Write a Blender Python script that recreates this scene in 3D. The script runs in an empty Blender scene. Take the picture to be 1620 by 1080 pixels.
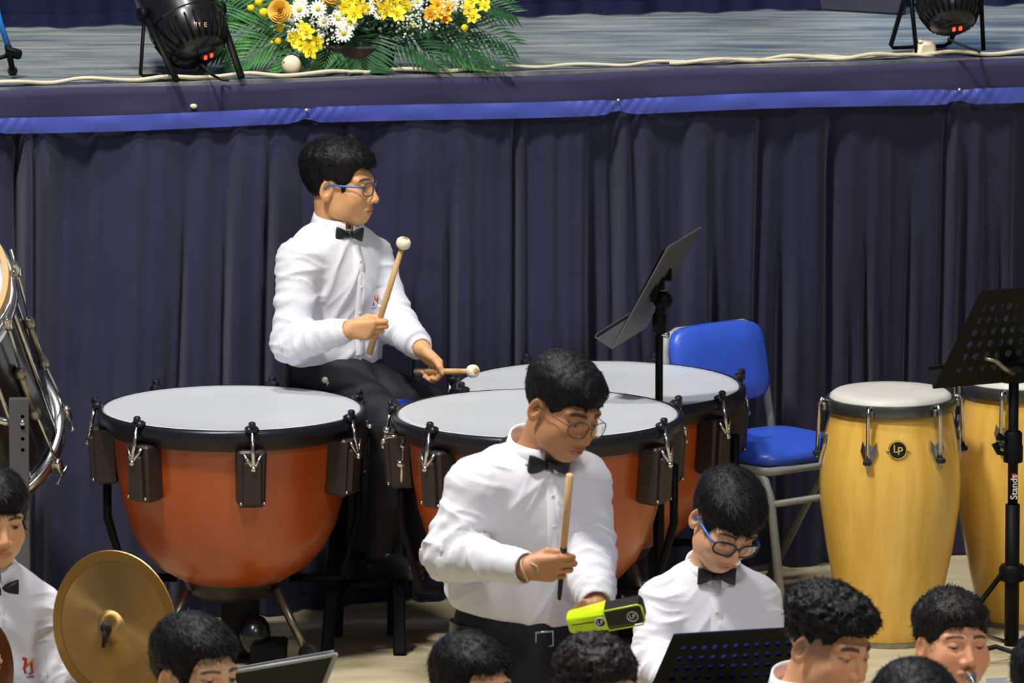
import bpy, bmesh, math, random
import numpy as np
from mathutils import Vector, Matrix

random.seed(7)
rng = np.random.default_rng(7)
SC = bpy.context.scene
COL = SC.collection
PI = math.pi
R_ = math.radians
STAGE_TOP = 1.470

# ------------------------------------------------------------------ camera
F_PX = 15000.0
CAM_H = 5.095
PITCH = R_(9.61)
cam_d = bpy.data.cameras.new('camera')
cam = bpy.data.objects.new('camera', cam_d)
COL.objects.link(cam)
cam.location = (0, 0, CAM_H)
cam.rotation_euler = (PI / 2 - PITCH, 0, 0)
cam_d.sensor_width = 36.0
cam_d.lens = F_PX / 1620 * 36.0
cam_d.clip_start = 0.5
cam_d.clip_end = 200
cam_d.dof.use_dof = True
cam_d.dof.focus_distance = 24.6
cam_d.dof.aperture_fstop = 16.0
SC.camera = cam

# ------------------------------------------------------------------ world, lamps, exposure
SC.view_settings.view_transform = 'Standard'
SC.view_settings.look = 'None'
SC.view_settings.exposure = -0.10
SC.view_settings.gamma = 1.0
SC.view_settings.use_curve_mapping = False
W = bpy.data.worlds.new('hall')
SC.world = W
W.use_nodes = True
bg = W.node_tree.nodes['Background']
bg.inputs[0].default_value = (0.80, 0.86, 1.0, 1)
bg.inputs[1].default_value = 0.15


def area_lamp(name, loc, target, size, power, color):
    d = bpy.data.lights.new(name, 'AREA')
    d.shape = 'DISK'
    d.size = size
    d.energy = power
    d.color = color
    o = bpy.data.objects.new(name, d)
    COL.objects.link(o)
    o.location = loc
    v = Vector(target) - Vector(loc)
    o.rotation_euler = v.to_track_quat('-Z', 'Y').to_euler()
    return o


area_lamp('hall_lamp', (-2.8, 20.0, 10.0), (0, 24.3, 0.5), 1.2, 1080, (1.0, 0.965, 0.91))
area_lamp('hall_lamp', (4.0, 14.0, 10.0), (0, 24, 0.6), 1.6, 420, (1.0, 0.97, 0.93))
area_lamp('hall_lamp', (-1.0, 23.6, 9.5), (-0.3, 24.6, 0), 1.0, 390, (1.0, 0.97, 0.93))
area_lamp('stage_wash_lamp', (-3.5, 28.5, 6.0), (-1.5, 25.9, 1.4), 0.5, 60, (0.30, 0.52, 1.0))


def spot_lamp(name, loc, target, half, power, color):
    d = bpy.data.lights.new(name, 'SPOT')
    d.energy = power
    d.color = color
    d.spot_size = 2 * half
    d.spot_blend = 0.5
    d.shadow_soft_size = 0.12
    o = bpy.data.objects.new(name, d)
    COL.objects.link(o)
    o.location = loc
    o.rotation_euler = (Vector(target) - Vector(loc)).to_track_quat('-Z', 'Y').to_euler()
    return o


for _x, _p, _c in ((-1.5, 260, (0.55, 0.72, 1.0)), (-0.75, 200, (0.50, 0.70, 1.0)), (0.1, 260, (0.45, 0.66, 1.0)), (0.75, 420, (0.36, 0.60, 1.0)), (1.5, 620, (0.30, 0.55, 1.0))):
    spot_lamp('stage_spot', (_x, 26.5 + 0.2 * _x, 5.2), (_x, 26.42 + 0.2 * _x, STAGE_TOP), R_(11.5), _p * 0.42, _c)

# ------------------------------------------------------------------ pixel layout helper
_fw = Vector((0, math.cos(PITCH), -math.sin(PITCH)))
_up = Vector((0, math.sin(PITCH), math.cos(PITCH)))


def P(x, y, Y):
    """world point seen at photo pixel (x, y) on the vertical plane at depth Y"""
    d = Vector(((x - 810) / F_PX, 0, 0)) + _up * ((540 - y) / F_PX) + _fw
    return Vector((0, 0, CAM_H)) + d * (Y / d.y)


def PZ(x, y, z):
    """world point seen at photo pixel (x, y) on the horizontal plane at height z"""
    d = Vector(((x - 810) / F_PX, 0, 0)) + _up * ((540 - y) / F_PX) + _fw
    return Vector((0, 0, CAM_H)) + d * ((z - CAM_H) / d.z)


def V(*a):
    return Vector(a)


# ------------------------------------------------------------------ materials
def srgb(r, g, b):
    def f(c):
        c /= 255.0
        return c / 12.92 if c <= 0.04045 else ((c + 0.055) / 1.055) ** 2.4
    return (f(r), f(g), f(b), 1.0)


def mat(name, col, rough=0.5, metal=0.0, noise=None, bump=None, spec=0.5, coat=0.0, sheen=0.0, emit=None, stretch=(1, 1, 1), trans=0.0, attr=False, sss=0.0, alpha=1.0):
    """principled material; noise=(scale, amount) tints the colour, bump=(scale, strength)"""
    m = bpy.data.materials.new(name)
    m.use_nodes = True
    nt = m.node_tree
    b = nt.nodes['Principled BSDF']
    b.inputs['Base Color'].default_value = col
    b.inputs['Roughness'].default_value = rough
    b.inputs['Metallic'].default_value = metal
    b.inputs['Specular IOR Level'].default_value = spec
    b.inputs['Coat Weight'].default_value = coat
    b.inputs['Coat Roughness'].default_value = 0.08
    b.inputs['Sheen Weight'].default_value = sheen
    b.inputs['Transmission Weight'].default_value = trans
    b.inputs['Alpha'].default_value = alpha
    if sss:
        b.inputs['Subsurface Weight'].default_value = sss
        b.inputs['Subsurface Radius'].default_value = (0.012, 0.004, 0.002)
        b.inputs['Subsurface Scale'].default_value = 0.6
    if emit:
        b.inputs['Emission Color'].default_value = emit[0]
        b.inputs['Emission Strength'].default_value = emit[1]
    tc = nt.nodes.new('ShaderNodeTexCoord')
    mp = nt.nodes.new('ShaderNodeMapping')
    mp.inputs['Scale'].default_value = stretch
    nt.links.new(tc.outputs['Object'], mp.inputs['Vector'])
    src = None
    if attr:
        a = nt.nodes.new('ShaderNodeAttribute')
        a.attribute_name = 'Col'
        src = a.outputs['Color']
        nt.links.new(src, b.inputs['Base Color'])
    if noise:
        n = nt.nodes.new('ShaderNodeTexNoise')
        n.inputs['Scale'].default_value = noise[0]
        n.inputs['Detail'].default_value = 5
        nt.links.new(mp.outputs[0], n.inputs['Vector'])
        mr = nt.nodes.new('ShaderNodeMapRange')
        mr.inputs['From Min'].default_value = 0.3
        mr.inputs['From Max'].default_value = 0.7
        mr.inputs['To Min'].default_value = 1 - noise[1]
        mr.inputs['To Max'].default_value = 1 + noise[1]
        nt.links.new(n.outputs['Fac'], mr.inputs['Value'])
        mx = nt.nodes.new('ShaderNodeVectorMath')
        mx.operation = 'SCALE'
        if src:
            nt.links.new(src, mx.inputs[0])
        else:
            mx.inputs[0].default_value = col[:3]
        nt.links.new(mr.outputs[0], mx.inputs['Scale'])
        nt.links.new(mx.outputs[0], b.inputs['Base Color'])
    if bump:
        n2 = nt.nodes.new('ShaderNodeTexNoise')
        n2.inputs['Scale'].default_value = bump[0]
        n2.inputs['Detail'].default_value = 4
        nt.links.new(mp.outputs[0], n2.inputs['Vector'])
        bp = nt.nodes.new('ShaderNodeBump')
        bp.inputs['Strength'].default_value = bump[1]
        bp.inputs['Distance'].default_value = 0.004
        nt.links.new(n2.outputs['Fac'], bp.inputs['Height'])
        nt.links.new(bp.outputs[0], b.inputs['Normal'])
    return m


def two_tone(name, c1, c2, scale, stretch, rough, lo=0.4, hi=0.6, coat=0.0, bump=0.0, spec=0.5):
    m = mat(name, c1, rough, coat=coat, spec=spec)
    nt = m.node_tree
    b = nt.nodes['Principled BSDF']
    mp = [n for n in nt.nodes if n.type == 'MAPPING'][0]
    mp.inputs['Scale'].default_value = stretch
    n = nt.nodes.new('ShaderNodeTexNoise')
    n.inputs['Scale'].default_value = scale
    n.inputs['Detail'].default_value = 6
    n.inputs['Roughness'].default_value = 0.62
    nt.links.new(mp.outputs[0], n.inputs['Vector'])
    cr = nt.nodes.new('ShaderNodeValToRGB')
    cr.color_ramp.elements[0].position = lo
    cr.color_ramp.elements[0].color = c1
    cr.color_ramp.elements[1].position = hi
    cr.color_ramp.elements[1].color = c2
    nt.links.new(n.outputs['Fac'], cr.inputs[0])
    nt.links.new(cr.outputs[0], b.inputs['Base Color'])
    if bump:
        bp = nt.nodes.new('ShaderNodeBump')
        bp.inputs['Strength'].default_value = bump
        bp.inputs['Distance'].default_value = 0.003
        nt.links.new(n.outputs['Fac'], bp.inputs['Height'])
        nt.links.new(bp.outputs[0], b.inputs['Normal'])
    return m


M = {}
M['floor'] = two_tone('worn_concrete', srgb(158, 148, 116), srgb(200, 188, 154), 1.6, (1, 3.2, 1), 0.7, 0.36, 0.66, bump=0.15)
M['deck'] = two_tone('stage_deck_paint', srgb(66, 80, 90), srgb(148, 150, 142), 3.0, (0.8, 5, 1), 0.55, 0.34, 0.66)
M['skirt'] = mat('navy_skirt_cloth', srgb(43, 45, 70), 0.85, noise=(9, 0.10), bump=(300, 0.15), sheen=0.15, spec=0.2)
M['fascia'] = mat('navy_edge_cloth', srgb(56, 54, 84), 0.8, noise=(7, 0.08), stretch=(1, 1, 5), spec=0.2)
M['ribbon'] = mat('blue_satin', srgb(66, 80, 172), 0.42, noise=(6, 0.14), stretch=(1.5, 1, 1), spec=0.6)
M['backdrop'] = mat('dark_blue_drape', srgb(22, 27, 58), 0.85, noise=(5, 0.12), spec=0.2)
M['grey_panel'] = mat('dark_grey_panel', srgb(48, 50, 66), 0.8, noise=(7, 0.2))
M['bowl'] = two_tone('copper_fibreglass', srgb(152, 62, 14), srgb(176, 78, 20), 3.0, (1, 1, 0.5), 0.34, 0.35, 0.65, coat=0.5)
M['bowl'].node_tree.nodes['Principled BSDF'].inputs['Coat Roughness'].default_value = 0.22
M['drumhead'] = mat('white_drumhead', srgb(196, 200, 204), 0.38, noise=(5, 0.03), spec=0.5)
M['congahead'] = mat('rawhide', srgb(205, 203, 194), 0.5, noise=(9, 0.06))
M['congarim'] = mat('grey_green_steel', srgb(92, 96, 92), 0.3, metal=0.8, noise=(20, 0.1))
M['hoop'] = mat('dark_steel_hoop', srgb(44, 44, 52), 0.3, metal=0.6)
M['bracket'] = mat('dark_brown_bracket', srgb(40, 30, 30), 0.45, noise=(20, 0.12))
M['chrome'] = mat('chrome', srgb(205, 205, 205), 0.18, metal=1.0)
M['oldmetal'] = mat('tarnished_metal', srgb(150, 146, 132), 0.34, metal=0.9, noise=(40, 0.2))
M['black'] = mat('black_metal', srgb(7, 7, 9), 0.55, noise=(12, 0.1), spec=0.15)
M['blackgloss'] = mat('black_gloss_shell', srgb(14, 15, 18), 0.28, coat=0.25)
M['blackrubber'] = mat('black_rubber', srgb(20, 20, 20), 0.75, noise=(30, 0.15))
M['greymetal'] = mat('grey_painted_steel', srgb(150, 152, 148), 0.45, noise=(8, 0.08))
M['darkgrey'] = mat('dark_grey_steel', srgb(74, 76, 78), 0.5, noise=(8, 0.1))
M['bluevinyl'] = mat('blue_vinyl', srgb(50, 88, 198), 0.36, noise=(14, 0.06), bump=(60, 0.12))
M['wood'] = two_tone('varnished_ash', srgb(216, 168, 64), srgb(234, 192, 96), 7, (3.0, 3.0, 0.22), 0.3, 0.34, 0.68, coat=0.5)
M['woodhoop'] = mat('maple_hoop', srgb(196, 160, 100), 0.45, noise=(8, 0.1))
M['mallet'] = two_tone('mallet_wood', srgb(190, 148, 92), srgb(214, 176, 122), 20, (1, 1, 0.2), 0.5)
M['felt'] = mat('cream_felt', srgb(232, 224, 202), 0.95, noise=(40, 0.06), bump=(200, 0.3))
M['tan'] = mat('tan_core', srgb(196, 150, 90), 0.8, noise=(30, 0.1))
M['shirt'] = mat('white_shirt_cotton', srgb(228, 228, 236), 0.8, noise=(40, 0.015), bump=(38, 0.30), sheen=0.1, spec=0.25)
M['collar'] = mat('white_collar_cotton', srgb(238, 238, 245), 0.75, noise=(40, 0.015), spec=0.25)
M['tie'] = mat('black_satin_tie', srgb(18, 18, 26), 0.45, noise=(50, 0.15))
M['trouser'] = mat('navy_black_trouser', srgb(20, 21, 31), 0.8, noise=(30, 0.1), bump=(400, 0.1))
M['belt'] = mat('black_leather_belt', srgb(20, 19, 22), 0.3, noise=(30, 0.1))
M['shoe'] = mat('black_shoe', srgb(16, 16, 18), 0.35, noise=(20, 0.1))
M['skin'] = mat('skin', srgb(190, 135, 95), 0.48, attr=True, sss=0.12, noise=(60, 0.05), spec=0.4)
M['eye'] = mat('eye', srgb(225, 220, 215), 0.28, attr=True)
M['hair'] = mat('black_hair', srgb(15, 14, 16), 0.55, noise=(90, 0.35), spec=0.22)
M['hair_brown'] = mat('black_brown_hair', srgb(24, 20, 19), 0.55, noise=(90, 0.35), spec=0.25)
M['blueframe'] = mat('blue_acetate', srgb(38, 110, 190), 0.3, noise=(30, 0.05))
M['steelblue'] = mat('steel_blue_frame', srgb(58, 84, 118), 0.3, noise=(30, 0.05))
M['darkframe'] = mat('dark_acetate', srgb(30, 34, 50), 0.3, noise=(30, 0.1))
M['wireframe'] = mat('thin_dark_wire', srgb(60, 58, 58), 0.3, metal=0.7)
M['lens'] = mat('spectacle_lens', (0.95, 0.97, 1, 1), 0.03, trans=1.0, alpha=0.35)
M['lens'].node_tree.nodes['Principled BSDF'].inputs['IOR'].default_value = 1.1
M['neon'] = mat('neon_yellow_plastic', srgb(206, 240, 10), 0.4, noise=(10, 0.03))
M['blackplastic'] = mat('black_plastic', srgb(14, 14, 16), 0.35, noise=(10, 0.1))
M['silverprint'] = mat('silver_print', srgb(190, 190, 190), 0.4)
M['whiteprint'] = mat('white_print', srgb(225, 225, 225), 0.6)
M['goldprint'] = mat('gold_print', srgb(206, 178, 90), 0.45)
M['redprint'] = mat('red_print', srgb(190, 40, 34), 0.6)
M['orangeprint'] = mat('orange_print', srgb(214, 120, 40), 0.6)
M['blueprint'] = mat('blue_print', srgb(70, 110, 190), 0.6)
M['brass'] = two_tone('bronze_cymbal', srgb(166, 130, 78), srgb(182, 146, 92), 4, (1, 1, 1), 0.34, 0.35, 0.65)
M['brass'].node_tree.nodes['Principled BSDF'].inputs['Metallic'].default_value = 0.85
_nt = M['brass'].node_tree
_tg = _nt.nodes.new('ShaderNodeTangent')
_tg.direction_type = 'RADIAL'
_tg.axis = 'Z'
_nt.links.new(_tg.outputs[0], _nt.nodes['Principled BSDF'].inputs['Tangent'])
_nt.nodes['Principled BSDF'].inputs['Anisotropic'].default_value = 0.85
M['brassband'] = mat('ochre_bronze_band', srgb(166, 128, 62), 0.38, metal=0.85, noise=(8, 0.06))
M['brassdark'] = mat('dark_bronze', srgb(120, 76, 44), 0.4, metal=0.8, noise=(10, 0.1))
M['cable'] = mat('cream_cable', srgb(206, 198, 168), 0.6, noise=(20, 0.1))
M['cream'] = mat('cream_plastic', srgb(226, 214, 184), 0.5, noise=(20, 0.05))
M['led'] = mat('red_led', srgb(255, 40, 20), 0.5, emit=((1, 0.05, 0.02, 1), 4.0))
M['bluestand'] = mat('blue_anodised_tube', srgb(30, 110, 190), 0.35, noise=(10, 0.05))
M['frond'] = mat('palm_green', srgb(66, 120, 62), 0.42, noise=(18, 0.25))
M['frond_dark'] = mat('palm_dark_green', srgb(38, 82, 48), 0.42, noise=(18, 0.25))
M['lily'] = mat('yellow_lily', srgb(250, 228, 44), 0.5, noise=(25, 0.05))
M['lily_deep'] = mat('deep_yellow_lily', srgb(246, 184, 24), 0.5, noise=(25, 0.1))
M['rose'] = mat('yellow_rose', srgb(248, 208, 92), 0.55, noise=(20, 0.12))
M['daisy'] = mat('white_petal', srgb(236, 238, 228), 0.6, noise=(30, 0.03))
M['daisyeye'] = mat('daisy_centre', srgb(214, 206, 60), 0.7, noise=(80, 0.15))
M['button'] = mat('yellow_button_flower', srgb(244, 214, 16), 0.8, noise=(120, 0.2))
M['pot'] = mat('dark_brown_wicker', srgb(52, 40, 34), 0.7, noise=(30, 0.25), bump=(60, 0.4))
M['paper'] = mat('white_paper', srgb(226, 226, 236), 0.7, noise=(20, 0.02))
M['bluefolder'] = mat('blue_folder', srgb(40, 52, 190), 0.5, noise=(10, 0.1))
M['bluecloth'] = mat('blue_seat_cloth', srgb(30, 64, 170), 0.6, noise=(20, 0.1))
M['string'] = mat('beige_string', srgb(206, 190, 160), 0.8, noise=(60, 0.1))


# ------------------------------------------------------------------ object helpers
def origin(o):
    v = Vector((0, 0, 0))
    while o:
        v += o.location
        o = o.parent
    return v


def tag(o, label=None, cat=None, group=None, kind=None):
    if label:
        o['label'] = label
    if cat:
        o['category'] = cat
    if group:
        o['group'] = group
    if kind:
        o['kind'] = kind
    return o


def thing(name, loc, label, cat, group=None):
    o = bpy.data.objects.new(name, None)
    o.empty_display_size = 0.05
    COL.objects.link(o)
    o.location = loc
    return tag(o, label, cat, group)


def link_mesh(name, me, m, parent=None, smooth=True):
    if m is not None:
        me.materials.append(m)
    if smooth:
        me.polygons.foreach_set('use_smooth', [True] * len(me.polygons))
    o = bpy.data.objects.new(name, me)
    COL.objects.link(o)
    if parent:
        o.parent = parent
    return o


class MB:
    """collects shapes in world space and links them as ONE mesh object"""

    def __init__(self):
        self.v = []
        self.f = []

    def add(self, vs, fs):
        n = len(self.v)
        self.v += [tuple(v) for v in vs]
        self.f += [tuple(i + n for i in f) for f in fs]
        return self

    def box(self, c, size, rot=None, bevel=0.0, taper=1.0):
        """box with optional chamfer; rot a 3x3 matrix"""
        hx, hy, hz = size[0] / 2, size[1] / 2, size[2] / 2
        b = min(bevel, hx * .9, hy * .9, hz * .9)
        rot = rot or Matrix.Identity(3)
        c = Vector(c)
        if b <= 0:
            pts = [(sx * hx * (taper if sz < 0 else 1), sy * hy, sz * hz) for sz in (-1, 1) for sy in (-1, 1) for sx in (-1, 1)]
            fs = [(0, 2, 3, 1), (4, 5, 7, 6), (0, 1, 5, 4), (2, 6, 7, 3), (0, 4, 6, 2), (1, 3, 7, 5)]
            return self.add([c + rot @ Vector(p) for p in pts], fs)
        pts = []
        rings = [(-hz, b), (-hz + b, 0), (hz - b, 0), (hz, b)]
        for z, ins in rings:
            t = taper if z < 0 else 1
            x, y = (hx - ins) * t, hy - ins
            cb = b * (0.6 if ins else 1)
            pts += [(x - cb, -y, z), (x, -y + cb, z), (x, y - cb, z), (x - cb, y, z), (-x + cb, y, z), (-x, y - cb, z), (-x, -y + cb, z), (-x + cb, -y, z)]
        fs = [tuple(range(7, -1, -1)), tuple(range(24, 32))]
        for k in range(3):
            for i in range(8):
                j = (i + 1) % 8
                fs.append((k * 8 + i, k * 8 + j, k * 8 + 8 + j, k * 8 + 8 + i))
        return self.add([c + rot @ Vector(p) for p in pts], fs)

    def tube(self, path, r, n=10, closed=False, caps=True, flat=None):
        path = [Vector(p) for p in path]
        N = len(path)
        rr = r if isinstance(r, (list, tuple)) else [r] * N
        vs, fs = [], []
        prev = None
        for i, p in enumerate(path):
            if closed:
                t = path[(i + 1) % N] - path[i - 1]
            else:
                t = path[min(i + 1, N - 1)] - path[max(i - 1, 0)]
            t.normalize()
            if prev is None:
                a = Vector((0, 0, 1)) if abs(t.z) < 0.9 else Vector((1, 0, 0))
                u = t.cross(a).normalized()
            else:
                u = (prev - t * prev.dot(t)).normalized()
            prev = u
            w = t.cross(u)
            for k in range(n):
                a = 2 * PI * k / n
                vs.append(p + (u * math.cos(a) + w * math.sin(a) * (flat or 1.0)) * rr[i])
        m = N if closed else N - 1
        for i in range(m):
            j = (i + 1) % N
            for k in range(n):
                l = (k + 1) % n
                fs.append((i * n + k, i * n + l, j * n + l, j * n + k))
        if caps and not closed:
            fs.append(tuple(range(n - 1, -1, -1)))
            fs.append(tuple(range((N - 1) * n, N * n)))
        return self.add(vs, fs)

    def lathe(self, prof, c=(0, 0, 0), rot=None, n=48):
        """profile of (radius, height) turned about the local z axis"""
        rot = rot or Matrix.Identity(3)
        c = Vector(c)
        vs, fs, idx = [], [], []
        for r, z in prof:
            if r < 1e-6:
                idx.append([len(vs)])
                vs.append(c + rot @ Vector((0, 0, z)))
            else:
                idx.append(list(range(len(vs), len(vs) + n)))
                for k in range(n):
                    a = 2 * PI * k / n
                    vs.append(c + rot @ Vector((r * math.cos(a), r * math.sin(a), z)))
        for a, b in zip(idx[:-1], idx[1:]):
            for k in range(n):
                l = (k + 1) % n
                if len(a) == 1 and len(b) == 1:
                    break
                if len(a) == 1:
                    fs.append((a[0], b[l], b[k]))
                elif len(b) == 1:
                    fs.append((a[k], a[l], b[0]))
                else:
                    fs.append((a[k], a[l], b[l], b[k]))
        return self.add(vs, fs)

    def ball(self, c, r, n=12, sc=(1, 1, 1), rot=None):
        prof = []
        k = max(4, n // 2)
        rot = rot or Matrix.Identity(3)
        S = rot @ Matrix.Diagonal(Vector(sc))
        for i in range(k + 1):
            a = -PI / 2 + PI * i / k
            prof.append((r * math.cos(a) if 0 < i < k else 0, r * math.sin(a)))
        return self.lathe(prof, c, S, n)

    def build(self, name, m, parent=None, smooth=True, auto=None):
        o0 = origin(parent) if parent else Vector((0, 0, 0))
        me = bpy.data.meshes.new(name)
        me.from_pydata([tuple(Vector(v) - o0) for v in self.v], [], self.f)
        bm = bmesh.new()
        bm.from_mesh(me)
        bmesh.ops.recalc_face_normals(bm, faces=bm.faces[:])
        bm.to_mesh(me)
        bm.free()
        ob = link_mesh(name, me, m, parent, smooth)
        if smooth and auto is not None:
            try:
                me.set_sharp_from_angle(angle=R_(auto))
            except Exception:
                pass
        return ob


def to_top(o, loc):
    """give a lone mesh an origin of its own at loc"""
    loc = Vector(loc)
    o.data.transform(Matrix.Translation(-loc))
    o.location = loc
    return o


def frame_z(z, x=None):
    z = Vector(z).normalized()
    a = Vector(x) if x is not None else (Vector((1, 0, 0)) if abs(z.x) < .9 else Vector((0, 1, 0)))
    y = z.cross(a).normalized()
    x = y.cross(z).normalized()
    return Matrix((x, y, z)).transposed()


def text_obj(name, s, m, parent, c, rot, size, extrude=0.0006):
    cu = bpy.data.curves.new(name, 'FONT')
    cu.body = s
    cu.size = size
    cu.align_x = 'CENTER'
    cu.align_y = 'CENTER'
    cu.extrude = extrude
    o = bpy.data.objects.new(name, cu)
    COL.objects.link(o)
    dg = bpy.context.evaluated_depsgraph_get()
    me = bpy.data.meshes.new_from_object(o.evaluated_get(dg))
    bpy.data.objects.remove(o)
    me.transform(Matrix.Translation(Vector(c) - origin(parent)) @ rot.to_4x4())
    me.materials.clear()
    return link_mesh(name, me, m, parent, False)


# ------------------------------------------------------------------ implicit surfaces (people)
f32 = np.float32
_lat = rng.random((32, 32, 32)).astype(f32)


def noise3(x, y, z):
    x, y, z = np.broadcast_arrays(x, y, z)
    xi, yi, zi = np.floor(x), np.floor(y), np.floor(z)
    u, v, w = x - xi, y - yi, z - zi
    u = u * u * (3 - 2 * u)
    v = v * v * (3 - 2 * v)
    w = w * w * (3 - 2 * w)
    a, b, c = xi.astype(np.int32) & 31, yi.astype(np.int32) & 31, zi.astype(np.int32) & 31
    a1, b1, c1 = (a + 1) & 31, (b + 1) & 31, (c + 1) & 31
    L = _lat
    x00 = L[a, b, c] * (1 - u) + L[a1, b, c] * u
    x10 = L[a, b1, c] * (1 - u) + L[a1, b1, c] * u
    x01 = L[a, b, c1] * (1 - u) + L[a1, b, c1] * u
    x11 = L[a, b1, c1] * (1 - u) + L[a1, b1, c1] * u
    return ((x00 * (1 - v) + x10 * v) * (1 - w) + (x01 * (1 - v) + x11 * v) * w) * 2 - 1


def smin(a, b, k):
    if k <= 0:
        return np.minimum(a, b)
    h = np.clip(0.5 + 0.5 * (b - a) / k, 0, 1)
    return b + (a - b) * h - k * h * (1 - h)


def smax(a, b, k):
    return -smin(-a, -b, k)


def s_ell(x, y, z, c, r):
    px, py, pz = (x - c[0]), (y - c[1]), (z - c[2])
    k0 = np.sqrt((px / r[0]) ** 2 + (py / r[1]) ** 2 + (pz / r[2]) ** 2) + 1e-6
    k1 = np.sqrt((px / r[0] ** 2) ** 2 + (py / r[1] ** 2) ** 2 + (pz / r[2] ** 2) ** 2) + 1e-6
    return k0 * (k0 - 1) / k1


def s_cap(x, y, z, a, b, ra, rb):
    ax, ay, az = a
    bx, by, bz = b[0] - ax, b[1] - ay, b[2] - az
    L2 = bx * bx + by * by + bz * bz + 1e-12
    px, py, pz = x - ax, y - ay, z - az
    t = np.clip((px * bx + py * by + pz * bz) / L2, 0, 1)
    return np.sqrt((px - bx * t) ** 2 + (py - by * t) ** 2 + (pz - bz * t) ** 2) - (ra + (rb - ra) * t)


class Field:
    def __init__(self, xs, ys, zs):
        self.a = [np.asarray(xs, f32), np.asarray(ys, f32), np.asarray(zs, f32)]
        self.F = np.full((len(xs), len(ys), len(zs)), 1.0, f32)

    def sl(self, lo, hi):
        s = []
        for k in range(3):
            i0 = max(0, int(np.searchsorted(self.a[k], lo[k])) - 1)
            i1 = min(len(self.a[k]), int(np.searchsorted(self.a[k], hi[k])) + 1)
            s.append(slice(i0, max(i1, i0 + 1)))
        return tuple(s)

    def g(self, s):
        return (self.a[0][s[0]][:, None, None], self.a[1][s[1]][None, :, None], self.a[2][s[2]][None, None, :])

    def cap(self, a, b, ra, rb, k=0.01, op='add', pad=0.03):
        m = max(ra, rb) + pad + k
        lo = [min(a[i], b[i]) - m for i in range(3)]
        hi = [max(a[i], b[i]) + m for i in range(3)]
        s = self.sl(lo, hi)
        d = s_cap(*self.g(s), tuple(a), tuple(b), ra, rb).astype(f32)
        self.mix(s, d, k, op)

    def mix(self, s, d, k, op='add'):
        if op == 'add':
            self.F[s] = smin(self.F[s], d, k)
        elif op == 'sub':
            self.F[s] = smax(self.F[s], -d, k)
        else:
            self.F[s] = smax(self.F[s], d, k)

    def ell(self, c, r, Rm=None, k=0.02, op='add', pad=0.05):
        """ellipsoid with radii r in frame Rm (columns are its axes)"""
        m = max(r) + pad + k
        s = self.sl([c[i] - m for i in range(3)], [c[i] + m for i in range(3)])
        x, y, z = self.g(s)
        x, y, z = x - c[0], y - c[1], z - c[2]
        if Rm is not None:
            x, y, z = [Rm[0][i] * x + Rm[1][i] * y + Rm[2][i] * z for i in range(3)]
        d = s_ell(x, y, z, (0, 0, 0), r).astype(f32)
        self.mix(s, d, k, op)

    def mesh(self):
        F = self.F
        S = F < 0
        nx, ny, nz = F.shape
        cnt = np.zeros((nx - 1, ny - 1, nz - 1), np.uint8)
        for i in (0, 1):
            for j in (0, 1):
                for k in (0, 1):
                    cnt += S[i:nx - 1 + i, j:ny - 1 + j, k:nz - 1 + k]
        act = (cnt > 0) & (cnt < 8)
        I, J, K = np.nonzero(act)
        idx = np.full(act.shape, -1, np.int32)
        idx[I, J, K] = np.arange(len(I), dtype=np.int32)
        X, Y, Z = [a.astype(np.float64) for a in self.a]
        acc = np.zeros((len(I), 3))
        num = np.zeros(len(I))
        co = [(i, j, k) for i in (0, 1) for j in (0, 1) for k in (0, 1)]
        for p in co:
            for ax in range(3):
                if p[ax] == 1:
                    continue
                q = list(p)
                q[ax] = 1
                f0 = F[I + p[0], J + p[1], K + p[2]]
                f1 = F[I + q[0], J + q[1], K + q[2]]
                m = (f0 < 0) != (f1 < 0)
                t = np.where(m, f0 / np.where(m, f0 - f1, 1), 0)
                a = np.stack([X[I + p[0]], Y[J + p[1]], Z[K + p[2]]], 1)
                b = np.stack([X[I + q[0]], Y[J + q[1]], Z[K + q[2]]], 1)
                acc += np.where(m[:, None], a + (b - a) * t[:, None], 0)
                num += m
        verts = acc / num[:, None]
        faces = []
        for ax in range(3):
            s0 = [slice(None)] * 3
            s1 = [slice(None)] * 3
            s0[ax] = slice(0, -1)
            s1[ax] = slice(1, None)
            A, B = S[tuple(s0)], S[tuple(s1)]
            E = A != B
            o1, o2 = [i for i in range(3) if i != ax]
            ii = np.nonzero(E)
            n1, n2 = F.shape[o1], F.shape[o2]
            ok = (ii[o1] > 0) & (ii[o1] < n1 - 1) & (ii[o2] > 0) & (ii[o2] < n2 - 1)
            ii = [a[ok] for a in ii]

            def cell(d1, d2):
                q = [None] * 3
                q[ax] = ii[ax]
                q[o1] = ii[o1] + d1
                q[o2] = ii[o2] + d2
                return idx[tuple(q)]
            quad = np.stack([cell(-1, -1), cell(0, -1), cell(0, 0), cell(-1, 0)], 1)
            flip = A[tuple(ii)]
            if ax == 1:
                flip = ~flip
            quad[~flip] = quad[~flip][:, ::-1]
            faces.append(quad)
        return verts, np.concatenate(faces)


def axis(lo, hi, fine, hf, hc):
    out = [lo]
    while out[-1] < hi:
        p = out[-1]
        h = hc
        for a, b in fine:
            if a - hc <= p <= b:
                h = hf
        out.append(p + h)
    return out


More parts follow.
